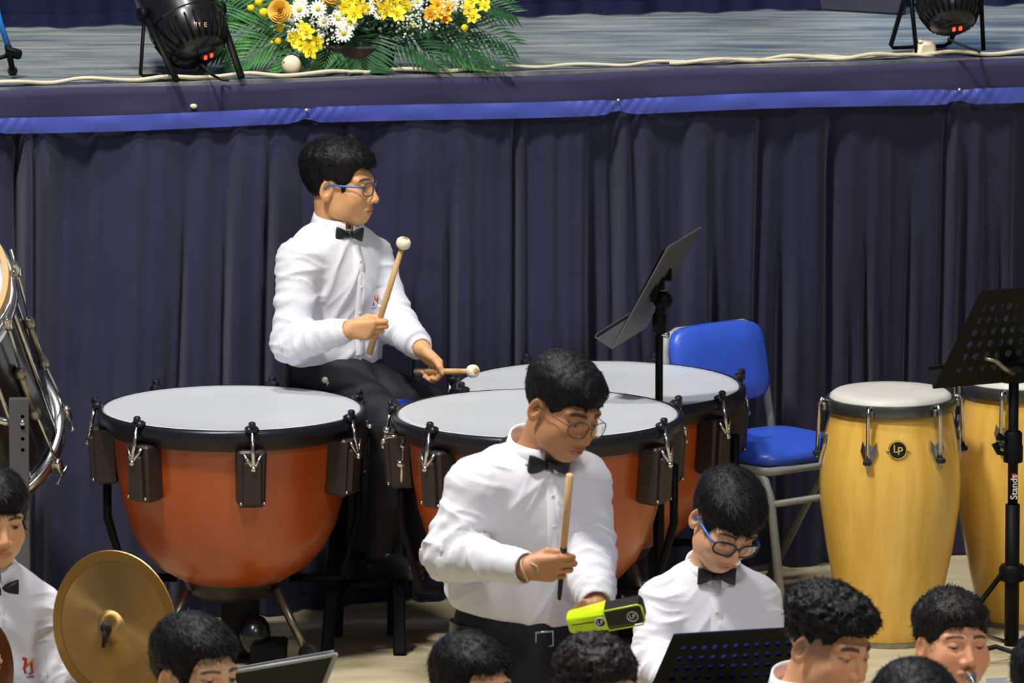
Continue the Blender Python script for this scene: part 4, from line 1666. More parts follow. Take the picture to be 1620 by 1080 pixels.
# ================================================================== INSTRUMENTS
def timpani(label, cx, cy, h, R, off, legs_yaw, bowl_d):
    c = V(cx, cy, 0)
    root = thing('timpani', c, label, 'timpani', 'copper kettledrums in front of the skirt')
    top = c + V(0, 0, h)
    k = R / 0.36
    prof = [(.318, -.045), (.316, -.08), (.308, -.16), (.295, -.24), (.275, -.31), (.245, -.37), (.20, -.42), (.14, -.455), (.07, -.475), (0, -.48)]
    MB().lathe([(r * k, z * bowl_d / .48) for r, z in prof], top, None, 72).build('bowl', M['bowl'], root)
    # dark collar under the rim, flesh hoop, counter hoop, head
    MB().lathe([(R * .90, -.058), (R * .925, -.058), (R * .93, -.03), (R * .95, -.03), (R * .95, -.012), (R * .90, -.012)], top, None, 72).build('collar_ring', M['bracket'], root, auto=40)
    MB().lathe([(R * .965, -.028), (R * 1.0, -.026), (R * 1.0, -.006), (R * .985, .002), (R * .965, .003), (R * .955, -.004), (R * .955, -.02), (R * .965, -.028)], top, None, 96).build('counter_hoop', M['hoop'], root, auto=60)
    MB().lathe([(R * .957, -.012), (R * .953, .0005), (R * .945, .003), (R * .90, .0005), (R * .5, 0), (0, 0)], top, None, 96).build('drumhead', M['drumhead'], root)
    for i in range(7):
        a = off + i * 2 * PI / 7
        u = V(math.sin(a), -math.cos(a), 0)
        t = V(math.cos(a), math.sin(a), 0)
        tilt = 0.06
        zz = (V(0, 0, 1) + u * tilt).normalized()
        rot = Matrix((t, zz.cross(t) * 1.0, zz)).transposed()
        bc = top + u * (R * 0.935) + V(0, 0, -0.125)
        br = MB()
        br.box(bc, (0.078, 0.062, 0.155), rot, 0.006, 0.92)
        br.box(bc + u * 0.034 + V(0, 0, -0.01), (0.05, 0.02, 0.12), rot, 0.005)
        bo = br.build('bracket', M['bracket'], root, auto=40)
        rodm = MB()
        r0 = top + u * (R * 1.015) + V(0, 0, 0.006)
        r1 = bc + u * 0.050 + V(0, 0, 0.030)
        rodm.tube([r0, r1], 0.0058, 10)
        rodm.tube([r1 - t * 0.0, r1 + t * 0.026 + V(0, 0, 0.040) - u * 0.01], 0.0045, 8)
        rodm.tube([r1, r1 - t * 0.026 + V(0, 0, 0.040) - u * 0.01], 0.0045, 8)
        rodm.ball(r1, 0.009, 10)
        rodm.build('tension_rod', M['chrome'], bo)
        cl = MB()
        cl.box(r0 + V(0, 0, 0.000) - u * 0.006, (0.036, 0.026, 0.018), rot, 0.005)
        cl.lathe([(0, 0), (0.010, 0), (0.010, 0.012), (0.006, 0.016), (0, 0.017)], r0 + V(0, 0, 0.006), None, 8)
        cl.build('claw', M['hoop'], bo, auto=40)
        for sx in (-1, 1):
            MB().ball(bc + u * 0.032 + t * sx * 0.031 + V(0, 0, -0.066), 0.0045, 8).build('bolt', M['chrome'], bo)
    # frame: base casting, side struts, legs with castors, pedal
    zb = h - bowl_d
    MB().lathe([(0, zb + 0.012), (0.06, zb + .010), (0.12 * k, zb + 0.030), (0.135 * k, zb + 0.024), (0.12 * k, zb - 0.008), (0.09, zb - 0.03), (0, zb - 0.03)], c, None, 32).build('base_casting', M['bracket'], root, auto=50)
    for i in range(3):
        a = legs_yaw + i * 2 * PI / 3
        u = V(math.sin(a), -math.cos(a), 0)
        p0 = c + u * 0.135 * k + V(0, 0, zb + 0.005)
        p1 = c + u * 0.225 * k + V(0, 0, 0.045)
        MB().tube([p0, p1], [0.0125, 0.0105], 12).build('leg', M['oldmetal'], root)
        cm = MB()
        cm.lathe([(0, -0.011), (0.026, -0.011), (0.030, -0.006), (0.030, 0.006), (0.026, 0.011), (0, 0.011)], p1 + u * 0.012 + V(0, 0, -0.012), frame_z(V(-u.y, u.x, 0)), 20)
        cm.build('castor', M['blackrubber'], root, auto=40)
    for sx in (-1, 1):
        p = [c + V(sx * R * .93, 0.03, h - 0.14), c + V(sx * R * .93, 0.03, h - 0.30), c + V(sx * R * .80, 0.03, zb + 0.02), c + V(sx * 0.15 * k, 0.02, zb + 0.02)]
        MB().tube(p, 0.012, 10).build('side_strut', M['black'], root)
    pd = MB()
    pd.box(c + V(0.10, -0.20, 0.05), (0.10, 0.22, 0.02), Matrix.Rotation(0.18, 3, 'X'), 0.006)
    pd.box(c + V(0.02, -0.02, zb * .5), (0.10, 0.12, zb - 0.03), None, 0.01)
    pd.build('pedal', M['black'], root, auto=40)
    MB().ball(c + V(0.06, -0.10, 0.085), 0.055, 18, (0.8, 1.2, 1)).build('pedal_hub', M['blackgloss'], root)
    return root


timpani('leftmost copper kettledrum standing left of the seated mallet player', P(367, 645, 25).x, 25.0, 0.68, 0.362, R_(10), R_(60), 0.485)
timpani('copper kettledrum directly behind the standing boy with the stick', P(851, 655, 24.69).x, 24.69, 0.72, 0.388, R_(5.5), R_(20), 0.50)
timpani('rear copper kettledrum under the music stand by the blue chair', P(947, 610, 25.47).x, 25.47, 0.66, 0.402, R_(3), R_(35), 0.46)


g_ = bpy.data.objects['timpani.001']
gt = MB()
for pts_ in ([(648, 688), (612, 691), (604, 702)], [(640, 690), (636, 742), (635, 762)]):
    gt.tube([P(x, y, 24.62) for x, y in pts_], 0.0045, 8)
for x, y, r_ in ((612, 680, .012), (607, 697, .009), (634, 733, .014), (637, 705, .008), (585, 674, .008)):
    gt.ball(P(x, y, 24.61), r_, 12, (1, 1, .8))
gt.build('tuning_gauge', M['chrome'], g_)


def conga(label, cx, cy, h, off, badge):
    c = V(cx, cy, 0)
    root = thing('conga', c, label, 'conga drum', 'wooden congas at the right')
    prof = [(0, 0.004), (.118, 0.004), (.124, .012), (.132, .06), (.150, .15), (.172, .26), (.188, .37), (.192, .44), (.188, .51), (.178, .57), (.168, .615), (.160, .645)]
    sc = h / .674
    MB().lathe([(r, z * sc) for r, z in prof], c, None, 72).build('shell', M['wood'], root)
    MB().lathe([(.117, .001), (.1265, .001), (.1285, .014), (.122, .016)], c, None, 48).build('bottom_ring', M['oldmetal'], root, auto=40)
    top = c + V(0, 0, h)
    MB().lathe([(.163, -.036), (.1755, -.036), (.1775, -.030), (.1765, -.010), (.174, -.003), (.167, -.002), (.163, -.010)], top, None, 72).build('rim', M['congarim'], root, auto=50)
    MB().lathe([(.166, -.012), (.163, .004), (.152, .012), (.10, .014), (0, .0145)], top, None, 64).build('drumhead', M['congahead'], root)
    for i in range(6):
        a = off + i * PI / 3
        u = V(math.sin(a), -math.cos(a), 0)
        t = V(math.cos(a), math.sin(a), 0)
        rr = lambda z: np.interp(z, [p[1] * sc for p in prof[2:]], [p[0] for p in prof[2:]])
        zc = h - 0.135
        pl = MB()
        outline = [(-.020, .038), (-.008, .022), (0, .030), (.008, .022), (.020, .038), (.024, .012), (.010, -.020), (0, -.046), (-.010, -.020), (-.024, .012)]
        n = len(outline)
        vs = []
        for lay in (0.002, 0.009):
            for (ox, oz) in outline:
                z = zc + oz
                rad = float(rr(z)) + lay
                vs.append(c + u * math.sqrt(max(rad * rad - ox * ox, 0)) + t * ox + V(0, 0, z))
        cen = [c + u * (float(rr(zc)) + l) + V(0, 0, zc) for l in (0.004, 0.011)]
        fs = [(n + k, n + (k + 1) % n, 2 * n + 1) for k in range(n)] + [(k, (k + 1) % n, n + (k + 1) % n, n + k) for k in range(n)]
        pl.add(vs + cen, fs)
        lo_ = pl.build('lug_plate', M['chrome'], root, smooth=False)
        rod = MB()
        p0 = top + u * 0.168 + V(0, 0, -0.012)
        p1 = top + u * 0.190 + V(0, 0, -0.004)
        p2 = top + u * 0.197 + V(0, 0, -0.03)
        p3 = c + u * (float(rr(zc)) + 0.020) + V(0, 0, zc - 0.028)
        rod.tube([p0, p1, p1.lerp(p2, .6) + u * 0.003, p2, p3], 0.0055, 10)
        rod.build('tension_hook', M['chrome'], lo_)
        MB().box(p3 + V(0, 0, 0.012), (0.020, 0.020, 0.014), Matrix((t, V(0, 0, 1).cross(t), V(0, 0, 1))).transposed(), 0.003).build('nut', M['blackrubber'], lo_, auto=40)
        MB().box(p0 + u * 0.016 + V(0, 0, -0.012), (0.022, 0.012, 0.022), Matrix((t, V(0, 0, 1).cross(t), V(0, 0, 1))).transposed(), 0.003).build('ear', M['oldmetal'], lo_, auto=40)
    if badge is not None:
        a = badge
        u = V(math.sin(a), -math.cos(a), 0)
        z = h - 0.118
        r0 = float(np.interp(z, [p[1] * sc for p in prof[2:]], [p[0] for p in prof[2:]]))
        nb_ = (u + V(0, 0, 0.10)).normalized()
        rot = frame_z(nb_, V(math.cos(a), math.sin(a), 0))
        bc = c + u * (r0 + 0.001) + V(0, 0, z)
        bo = MB().lathe([(0, 0.004), (0.024, 0.004), (0.0255, 0.001), (0.0255, -0.006)], bc, rot, 32).build('badge', M['blackplastic'], root, auto=40)
        MB().tube([bc + rot @ Vector((0.0235 * math.cos(i * PI / 14), 0.0235 * math.sin(i * PI / 14), 0.0045)) for i in range(28)], 0.0012, 6, closed=True).build('gold_ring', M['goldprint'], bo)
        for sx in (-1, 1):
            MB().box(bc + rot @ Vector((sx * 0.028, 0, 0.001)), (0.010, 0.005, 0.004), rot, 0.001).build('side_tab', M['goldprint'], bo, auto=40)
        text_obj('monogram', 'L', M['goldprint'], bo, bc + rot @ Vector((-0.006, 0.003, 0.005)), rot, 0.030, 0.0008)
        text_obj('monogram', 'P', M['goldprint'], bo, bc + rot @ Vector((0.006, -0.003, 0.005)), rot, 0.030, 0.0008)
    return root


conga('blond wooden conga with round black badge right of the blue chair', P(1409, 625, 25.24).x, 25.24, 0.674, R_(-20), R_(4))
conga('blond wooden conga behind the right music stand, cut by the frame', P(1622, 620, 25.5).x, 25.5, 0.674, R_(-22), None)


def side_rot(u):
    u = Vector(u).normalized()
    return Matrix((u, Vector((0, 0, 1)).cross(u), Vector((0, 0, 1)))).transposed()


# ------------------------------------------------------------------ bass drum and its stand at the left
def bass_drum():
    lo_c, hi_c = P(-56, 697, 25.03), P(-139, 471, 24.60)
    n = (hi_c - lo_c).normalized()
    L = (hi_c - lo_c).length
    R = 0.256
    rot = frame_z(n, (1, 0, 0))
    root = thing('bass_drum', V(lo_c.x, lo_c.y, 0), 'black bass drum with chrome hoops tilted at the left edge', 'bass drum')
    MB().lathe([(R, 0.0), (R, L)], lo_c, rot, 80).build('shell', M['blackgloss'], root)
    for zc, nm in ((0.0, 'lower_hoop'), (L - 0.035, 'upper_hoop')):
        MB().lathe([(R + .002, zc - .004), (R + .020, zc - .006), (R + .024, zc + .002), (R + .024, zc + .030), (R + .018, zc + .036), (R + .002, zc + .036)], lo_c, rot, 80).build(nm, M['chrome'], root, auto=50)
    MB().lathe([(R - .004, L + 0.005), (R + .012, L + .004), (R + .012, L + .040), (R - .004, L + .040)], lo_c, rot, 80).build('wooden_hoop', M['woodhoop'], root, auto=40)
    MB().lathe([(R + .004, L + .022), (R * .95, L + 0.024), (0, L + .024)], lo_c, rot, 64).build('drumhead', M['drumhead'], root)
    MB().lathe([(R, 0), (0, -0.002)], lo_c, rot, 64).build('resonant_head', M['drumhead'], root)
    for i in range(10):
        a = R_(12) + i * 2 * PI / 10
        u = rot @ Vector((math.cos(a), math.sin(a), 0))
        t = n.cross(u)
        lg = MB()
        for f in (0.36, 0.64):
            lg.ball(lo_c + n * L * f + u * (R + .013), 0.017, 12, (1, 1, 1.3), rot)
        lg.tube([lo_c + n * L * .36 + u * (R + .012), lo_c + n * L * .64 + u * (R + .012)], 0.010, 8)
        lo_ = lg.build('lug', M['oldmetal'], root)
        for za, zb2 in ((-.03, L * .36), (L + .03, L * .64)):
            MB().tube([lo_c + n * za + u * (R + .030), lo_c + n * zb2 + u * (R + .016)], 0.0045, 8).build('tension_rod', M['chrome'], lo_)
        for z0, sg in ((0.0, -1), (L, 1)):
            cw = MB()
            p = lo_c + n * z0 + u * (R + .030)
            cw.box(p, (0.020, 0.026, 0.05), rot @ Matrix.Rotation(a, 3, 'Z'), 0.005)
            cw.tube([p + n * sg * 0.045 - t * 0.028, p + n * sg * 0.040, p + n * sg * 0.045 + t * 0.028], [0.006, 0.005, 0.006], 8)
            cw.tube([p, p + n * sg * 0.042], 0.005, 8)
            cw.build('claw_handle', M['chrome'], lo_, auto=50)
    for i in range(10):
        a = R_(30) + i * 2 * PI / 10
        u = rot @ Vector((math.cos(a), math.sin(a), 0))
        MB().tube([lo_c + n * L * .05 + u * (R + .004), lo_c + n * L * .95 + u * (R + .004)], 0.006, 8).build('chrome_strip', M['chrome'], root)


bass_drum()
pb = P(30, 720, 24.30)
ds = thing('drum_stand', V(pb.x, pb.y, 0), 'grey perforated steel post in front of the bass drum', 'drum stand')
pp = MB()
x0 = pb.x
zt = P(30, 632, 24.30).z
pw, pd_ = 0.050, 0.036
# front wall of the post built round its holes
zs_ = [zt - 0.045 - 0.028 * 1.05 * k for k in range(4)]
hole_r = 0.0055
prev = zt
for zc in zs_:
    vs, fs = [], []
    hx = x0 + 0.010
    oc = [(hx + hole_r * math.cos(i * PI / 4), zc + hole_r * math.sin(i * PI / 4)) for i in range(8)]
    sq = [(x0 + pw / 2, zc), (x0 + pw / 2, zc + .012), (hx, zc + .012), (x0 - pw / 2, zc + .012), (x0 - pw / 2, zc), (x0 - pw / 2, zc - .012), (hx, zc - .012), (x0 + pw / 2, zc - .012)]
    for (x_, z_) in oc + sq:
        vs.append(V(x_, pb.y, z_))
    for (x_, z_) in oc:
        vs.append(V(x_, pb.y + .006, z_))
    for i in range(8):
        j = (i + 1) % 8
        fs.append((i, j, 8 + j, 8 + i))
        fs.append((i, j, 16 + j, 16 + i))
    pp.add(vs, fs)
    pp.add([V(x0 - pw / 2, pb.y, prev), V(x0 + pw / 2, pb.y, prev), V(x0 + pw / 2, pb.y, zc + .012), V(x0 - pw / 2, pb.y, zc + .012)], [(0, 1, 2, 3)])
    prev = zc - .012
pp.add([V(x0 - pw / 2, pb.y, prev), V(x0 + pw / 2, pb.y, prev), V(x0 + pw / 2, pb.y, .32), V(x0 - pw / 2, pb.y, .32)], [(0, 1, 2, 3)])
pp.add([V(x0 - pw / 2, pb.y, zt), V(x0 + pw / 2, pb.y, zt), V(x0 + pw / 2, pb.y + pd_, zt), V(x0 - pw / 2, pb.y + pd_, zt), V(x0 - pw / 2, pb.y, .32), V(x0 + pw / 2, pb.y, .32), V(x0 + pw / 2, pb.y + pd_, .32), V(x0 - pw / 2, pb.y + pd_, .32)],
       [(0, 1, 2, 3), (0, 3, 7, 4), (1, 5, 6, 2), (2, 6, 7, 3)])
pp.build('perforated_post', M['darkgrey'], ds, smooth=False)
MB().tube([V(x0 + .005, pb.y + .018, .34), V(x0, pb.y + .018, .24), V(x0 - .04, pb.y + .018, .17), V(x0 - .12, pb.y + .018, .13), V(x0 - .3, pb.y + .05, .10), V(x0 - .34, pb.y + .05, 0.02)], 0.020, 12).build('curved_foot', M['darkgrey'], ds)
MB().tube([V(x0 + .002, pb.y + .018, .30), V(x0, pb.y + .02, 0.01)], 0.017, 12).build('leg', M['darkgrey'], ds)
MB().ball(V(x0 + .010, pb.y - .004, zs_[1] + 0.014), 0.0085, 12).build('bolt', M['chrome'], ds)
MB().tube([V(x0 - .02, pb.y + .02, zs_[1] + .01), V(x0 - .10, pb.y + .06, zs_[1] + .02), V(x0 - .12, pb.y + .16, zs_[1] + .03)], 0.010, 10).build('drum_arm', M['chrome'], ds)


# ------------------------------------------------------------------ blue padded folding chair
def folding_chair():
    corner = P(1212, 744, 25.47)                      # near front corner of the seat
    f = Vector((0.62, -0.78, 0)).normalized()
    r = Vector((0.78, 0.62, 0)).normalized()
    zs = corner.z
    W_, D_ = 0.36, 0.36
    c0 = V(corner.x, corner.y, 0)
    c = c0 + r * W_ / 2 - f * D_ / 2
    root = thing('folding_chair', c, 'blue padded grey-framed folding chair beside the conga', 'chair')

    def Q(a, b, z):
        return c + r * a + f * b + V(0, 0, z)
    rot = Matrix((r, -f, V(0, 0, 1))).transposed()
    st = MB()
    N = 28
    vs, fs = [], []
    prof = [(0.93, 0.0), (1.0, 0.012), (1.0, 0.026), (0.96, 0.038), (0.80, 0.046), (0.4, 0.050)]
    for ins, zz in prof:
        for k in range(N):
            a = 2 * PI * k / N
            ca, sa = math.cos(a), math.sin(a)
            x = math.copysign(abs(ca) ** 0.38, ca) * (W_ / 2 + 0.01) * ins
            y = math.copysign(abs(sa) ** 0.38, sa) * (D_ / 2 + 0.01) * ins
            vs.append(Q(x, y, zs + zz))
    for j in range(len(prof) - 1):
        for k in range(N):
            l = (k + 1) % N
            fs.append((j * N + k, j * N + l, (j + 1) * N + l, (j + 1) * N + k))
    fs += [tuple(range(N - 1, -1, -1)), tuple(range((len(prof) - 1) * N, len(prof) * N))]
    st.add(vs, fs).build('seat', M['bluevinyl'], root)
    MB().tube([Q(sx * W_ / 2 * a, D_ / 2 * b, zs - 0.006) for sx, a, b in ((-1, 1, -1), (-1, 1, .9), (-1, .9, 1), (1, .9, 1), (1, 1, .9), (1, 1, -1))], 0.012, 10, closed=True).build('seat_frame', M['greymetal'], root)
    # backrest cushion
    bz0, bz1 = zs + 0.115, P(1142, 523, 25.80).z
    bb = -D_ / 2 - 0.035
    vs, fs = [], []
    Wb = 0.165
    prof2 = [(0.92, 0.022), (1.0, 0.012), (1.0, -0.012), (0.92, -0.02)]
    for ins, yy in [(0.5, 0.030)] + prof2 + [(0.5, -0.021)]:
        for k in range(N):
            a = 2 * PI * k / N
            ca, sa = math.cos(a), math.sin(a)
            x = math.copysign(abs(ca) ** 0.42, ca) * Wb * ins
            zq = (bz0 + bz1) / 2 + math.copysign(abs(sa) ** 0.42, sa) * (bz1 - bz0) / 2 * ins
            lean = -(zq - bz0) * 0.22
            vs.append(Q(x, bb + yy + lean, zq))
    for j in range(5):
        for k in range(N):
            l = (k + 1) % N
            fs.append((j * N + k, j * N + l, (j + 1) * N + l, (j + 1) * N + k))
    fs += [tuple(range(N - 1, -1, -1)), tuple(range(5 * N, 6 * N))]
    MB().add(vs, fs).build('backrest', M['bluevinyl'], root)
    # back frame tube behind the cushion, uprights
    up = []
    for sx, zq in ((-1, zs - .02), (-1, zs + .1), (-1, bz1 - .07), (-.92, bz1 - .03), (-.7, bz1 - .015), (.7, bz1 - .015), (.92, bz1 - .03), (1, bz1 - .07), (1, zs + .1), (1, zs - .02)):
        up.append(Q(sx * (Wb + .006), bb - 0.022 - (zq - bz0) * 0.22, zq))
    MB().tube(up, 0.0125, 10).build('back_frame', M['greymetal'], root)
    for sx in (-1, 1):
        MB().tube([Q(sx * W_ / 2, D_ / 2 - .06, zs - .01), Q(sx * W_ / 2, D_ / 2 - .005, zs - .03), Q(sx * W_ / 2, D_ / 2 + .02, zs - .08), Q(sx * W_ / 2, D_ / 2 + .075, 0.012)], 0.0125, 10).build('front_leg', M['greymetal'], root)
        MB().tube([Q(sx * (W_ / 2 - .02), D_ / 2 - .13, zs - .02), Q(sx * (W_ / 2 - .02), -D_ / 2 - .04, 0.012)], 0.0115, 10).build('rear_leg', M['greymetal'], root)
        MB().box(Q(sx * (W_ / 2 - .008), D_ / 2 - .12, zs - 0.05), (0.008, 0.05, 0.06), rot, 0.003).build('hinge_plate', M['greymetal'], root, auto=40)
    MB().tube([Q(-W_ / 2, D_ / 2 + .03, zs - .09), Q(W_ / 2, D_ / 2 + .03, zs - .09)], 0.0095, 10).build('front_stretcher', M['greymetal'], root)
    MB().tube([Q(-W_ / 2 + .02, -D_ / 2 - .02, .06), Q(W_ / 2 - .02, -D_ / 2 - .02, .06)], 0.0095, 10).build('rear_stretcher', M['greymetal'], root)


folding_chair()


# ------------------------------------------------------------------ music stands
def perf_cells(b, o, ux, uy, nrm, w, h, nx, ny, r, th, trim=None):
    """rectangular plate with a grid of round holes: o lower-left corner"""
    cw, ch = w / nx, h / ny
    for i in range(nx):
        for j in range(ny):
            cx, cy = (i + .5) * cw, (j + .5) * ch
            if j % 2:
                pass
            sq = [(cw / 2, 0), (cw / 2, ch / 2), (0, ch / 2), (-cw / 2, ch / 2), (-cw / 2, 0), (-cw / 2, -ch / 2), (0, -ch / 2), (cw / 2, -ch / 2)]
            vs = []
            for lay in (0, th):
                for k in range(8):
                    a = k * PI / 4
                    vs.append(o + ux * (cx + r * math.cos(a)) + uy * (cy + r * math.sin(a)) + nrm * lay)
                for (sx_, sy_) in sq:
                    X_, Y_ = cx + sx_, cy + sy_
                    if trim:
                        X_, Y_ = trim(X_, Y_)
                    vs.append(o + ux * X_ + uy * Y_ + nrm * lay)
            fs = []
            for k in range(8):
                l = (k + 1) % 8
                fs.append((k, l, 8 + l, 8 + k))
                fs.append((16 + k, 24 + k, 24 + l, 16 + l))
                fs.append((k, 16 + k, 16 + l, l))
            b.add(vs, fs)


def quad_slab(b, pts, nrm, th):
    pts = [Vector(p) for p in pts]
    q = pts + [p + nrm * th for p in pts]
    n = len(pts)
    b.add(q, [tuple(range(n - 1, -1, -1)), tuple(range(n, 2 * n))] + [(k, (k + 1) % n, n + (k + 1) % n, n + k) for k in range(n)])


def stand_pole(root, top, foot_yaw, hub_z, spread, r=0.013):
    base = V(top.x, top.y, 0)
    MB().tube([base + V(0, 0, 0.05), V(top.x, top.y, max(hub_z + .12, top.z * .55))], r * 1.15, 12).build('lower_tube', M['black'], root)
    MB().tube([V(top.x, top.y, max(hub_z + .1, top.z * .5)), top], r * 0.8, 12).build('upper_tube', M['black'], root)
    hub = MB()
    hub.lathe([(0, -.022), (r * 1.9, -.022), (r * 2.1, -.012), (r * 2.1, .012), (r * 1.7, .022), (0, .022)], base + V(0, 0, hub_z), None, 20)
    hub.build('hub', M['black'], root, auto=40)
    for i in range(3):
        a = foot_yaw + i * 2 * PI / 3
        u = V(math.sin(a), -math.cos(a), 0)
        lg = MB()
        lg.tube([base + u * r * 1.8 + V(0, 0, hub_z), base + u * spread * .55 + V(0, 0, hub_z * .42), base + u * spread + V(0, 0, 0.012)], 0.0095, 10, flat=0.7)
        lo_ = lg.build('leg', M['black'], root)
        MB().tube([base + V(0, 0, 0.055), base + u * spread * .52 + V(0, 0, hub_z * .44)], 0.006, 8).build('brace', M['oldmetal'] if i == 0 else M['black'], lo_)
        MB().ball(base + u * spread + V(0, 0, 0.014), 0.014, 10).build('rubber_foot', M['blackrubber'], lo_)


# middle stand, seen from its side, facing the seated mallet player
pt = P(1043, 500, 25.0)
ms = thing('music_stand', V(pt.x, pt.y, 0), 'black music stand with tilted desk in front of rear kettledrum', 'music stand', 'black music stands')
stand_pole(ms, pt, R_(15), 0.20, 0.27)
w_v = Vector((0.093, 0.34, 0)) * 1.02
ux = w_v.normalized()
uy = Vector((0.142, -0.02, 0.268)).normalized()
nr = ux.cross(uy).normalized()
if nr.x < 0:
    nr = -nr
o_ = P(969, 553, 24.82)
dk = MB()
Wd, Hd = w_v.length, 0.315


def desk_pt(a, b, o=0.0):
    return o_ + ux * a + uy * b - nr * o


quad_slab(dk, [desk_pt(0, 0), desk_pt(Wd, 0), desk_pt(Wd, Hd), desk_pt(0, Hd)], -nr, 0.004)
dk.build('desk', M['darkgrey'], ms, smooth=False)
lg_ = MB()
quad_slab(lg_, [desk_pt(0, 0), desk_pt(Wd, 0), desk_pt(Wd, 0.004, 0.055), desk_pt(0, 0.004, 0.055)], uy, 0.003)
quad_slab(lg_, [desk_pt(0, 0.004, .055), desk_pt(Wd, 0.004, .055), desk_pt(Wd, 0.014, 0.057), desk_pt(0, 0.014, 0.057)], -nr, 0.003)
lg_.build('ledge', M['darkgrey'], ms, smooth=False)
nk = MB()
pc_ = desk_pt(Wd / 2, Hd * .43)
nk.tube([pc_ - V(0, 0, 0) + nr * 0.0, pc_ + nr * 0.035, V(pt.x, pt.y, pt.z + 0.004)], [0.020, 0.022, 0.014], 14)
nk.ball(pc_ + nr * 0.03, 0.026, 14)
nk.box(V(pt.x, pt.y, pt.z - 0.02), (0.036, 0.036, 0.06), None, 0.008)
nk.build('tilt_joint', M['black'], ms, auto=50)
kn = MB().tube([V(pt.x, pt.y, pt.z - .045), V(pt.x + .024, pt.y - .012, pt.z - .05)], [0.006, 0.009], 10).build('knob', M['chrome'], ms)
sh_ = MB()
quad_slab(sh_, [desk_pt(0.02, 0.01, .006), desk_pt(Wd * .5, 0.01, .006), desk_pt(Wd * .5, Hd * .98, .008), desk_pt(0.02, Hd * .93, .012)], -nr, 0.002)
o2 = sh_.build('score_folder', M['blackplastic'], smooth=False)
tag(to_top(o2, desk_pt(0.1, 0.01, .006)), 'black score folder resting on the tilted middle music stand', 'folder')
for k in range(3):
    MB().box(desk_pt(Wd * (.35 + .12 * k), Hd * (.50 + .06 * k)) + nr * 0.004, (0.012, 0.02, 0.035), side_rot(ux), 0.003).build('clip', M['black'], ms, auto=40)


def back_desk(ms, bl, br, tr, tl, nx, ny, m, hole=0.30, lip=True):
    """perforated desk through four corner points (back faces the hall)"""
    b = MB()
    n = ((br - bl).cross(tl - bl)).normalized()
    if n.y > 0:
        n = -n
    th = -n * 0.003
    for i in range(nx):
        for j in range(ny):
            def bi(u, v):
                return bl.lerp(br, u).lerp(tl.lerp(tr, u), v)
            u0, u1, v0, v1 = i / nx, (i + 1) / nx, j / ny, (j + 1) / ny
            uc, vc = (u0 + u1) / 2, (v0 + v1) / 2
            ru, rv = hole / nx, hole / ny
            border = i in (0, nx - 1) or j in (0, ny - 1)
            if border:
                p = [bi(u0, v0), bi(u1, v0), bi(u1, v1), bi(u0, v1)]
                b.add(p + [x + th for x in p], [(0, 1, 2, 3), (7, 6, 5, 4), (0, 4, 5, 1), (1, 5, 6, 2), (2, 6, 7, 3), (3, 7, 4, 0)])
                continue
            sq = [(u1, vc), (u1, v1), (uc, v1), (u0, v1), (u0, vc), (u0, v0), (uc, v0), (u1, v0)]
            vs = []
            for o2_ in (Vector((0, 0, 0)), th):
                vs += [bi(uc + ru * math.cos(k * PI / 4), vc + rv * math.sin(k * PI / 4)) + o2_ for k in range(8)]
                vs += [bi(*s_) + o2_ for s_ in sq]
            fs = []
            for k in range(8):
                l = (k + 1) % 8
                fs += [(k, l, 8 + l, 8 + k), (16 + k, 24 + k, 24 + l, 16 + l), (k, 16 + k, 16 + l, l)]
            b.add(vs, fs)
    b.build('desk', m, ms, smooth=False)
    if lip:
        lp = MB()
        e = (br - bl).normalized()
        away = -n
        quad_slab(lp, [bl, br, br + away * 0.055 + V(0, 0, .004), bl + away * 0.055 + V(0, 0, .004)], V(0, 0, 1), 0.003)
        quad_slab(lp, [bl + away * .055, br + away * .055, br + away * .058 + V(0, 0, .014), bl + away * .058 + V(0, 0, .014)], away, 0.003)
        lp.build('ledge', m, ms, smooth=False)
    return n


# right stand, desk with its back to the hall
pr = P(1604, 590, 24.92)
rs = thing('music_stand', V(pr.x, pr.y, 0), 'black perforated music stand on a tripod in front of the congas', 'music stand', 'black music stands')
stand_pole(rs, pr, R_(-62), P(1604, 905, 24.92).z, 0.30, 0.017)
n_ = back_desk(rs, P(1476, 615, 24.96), P(1735, 592, 25.05), P(1700, 450, 24.78), P(1553, 460, 24.70), 13, 8, M['black'])
MB().tube([P(1558, 567, 24.80), P(1575, 570, 24.80), P(1590, 583, 24.85), P(1604, 590, 24.90)], [0.004, 0.006, 0.007, 0.010], 10).build('support_arm', M['oldmetal'], rs)
MB().lathe([(0, -.03), (.026, -.03), (.030, 0), (.026, .03), (0, .03)], pr, frame_z((1, .1, 0)), 18).build('tilt_joint', M['black'], rs, auto=50)
cl_ = MB()
z_c = P(1604, 705, 24.92).z
cl_.lathe([(.020, -.045), (.026, -.043), (.026, .0), (.024, .004), (.024, .035), (.020, .04)], V(pr.x, pr.y, z_c), None, 18)
cl_.tube([V(pr.x - .02, pr.y - .015, z_c - .02), V(pr.x - .04, pr.y - .02, z_c - .015), V(pr.x - .05, pr.y - .02, z_c + .01)], [0.006, 0.007, 0.010], 10)
cl_.tube([V(pr.x - .02, pr.y - .015, z_c + .02), V(pr.x - .042, pr.y - .02, z_c + .03)], [0.006, 0.011], 10)
cl_.build('clamp', M['black'], rs, auto=50)
rt_ = Matrix((V(0, 0, 1), V(-1, 0, 0), V(0, -1, 0))).transposed()
text_obj('printed_mark', 'Stands', M['whiteprint'], rs, P(1604, 768, 24.92) + V(0, -0.0205, 0), rt_, 0.026)
MB().box(P(1603, 752, 24.92) + V(0, -0.0195, 0), (0.010, 0.002, 0.018), None, 0).build('red_flash', M['redprint'], rs, smooth=False)
sp_ = MB()
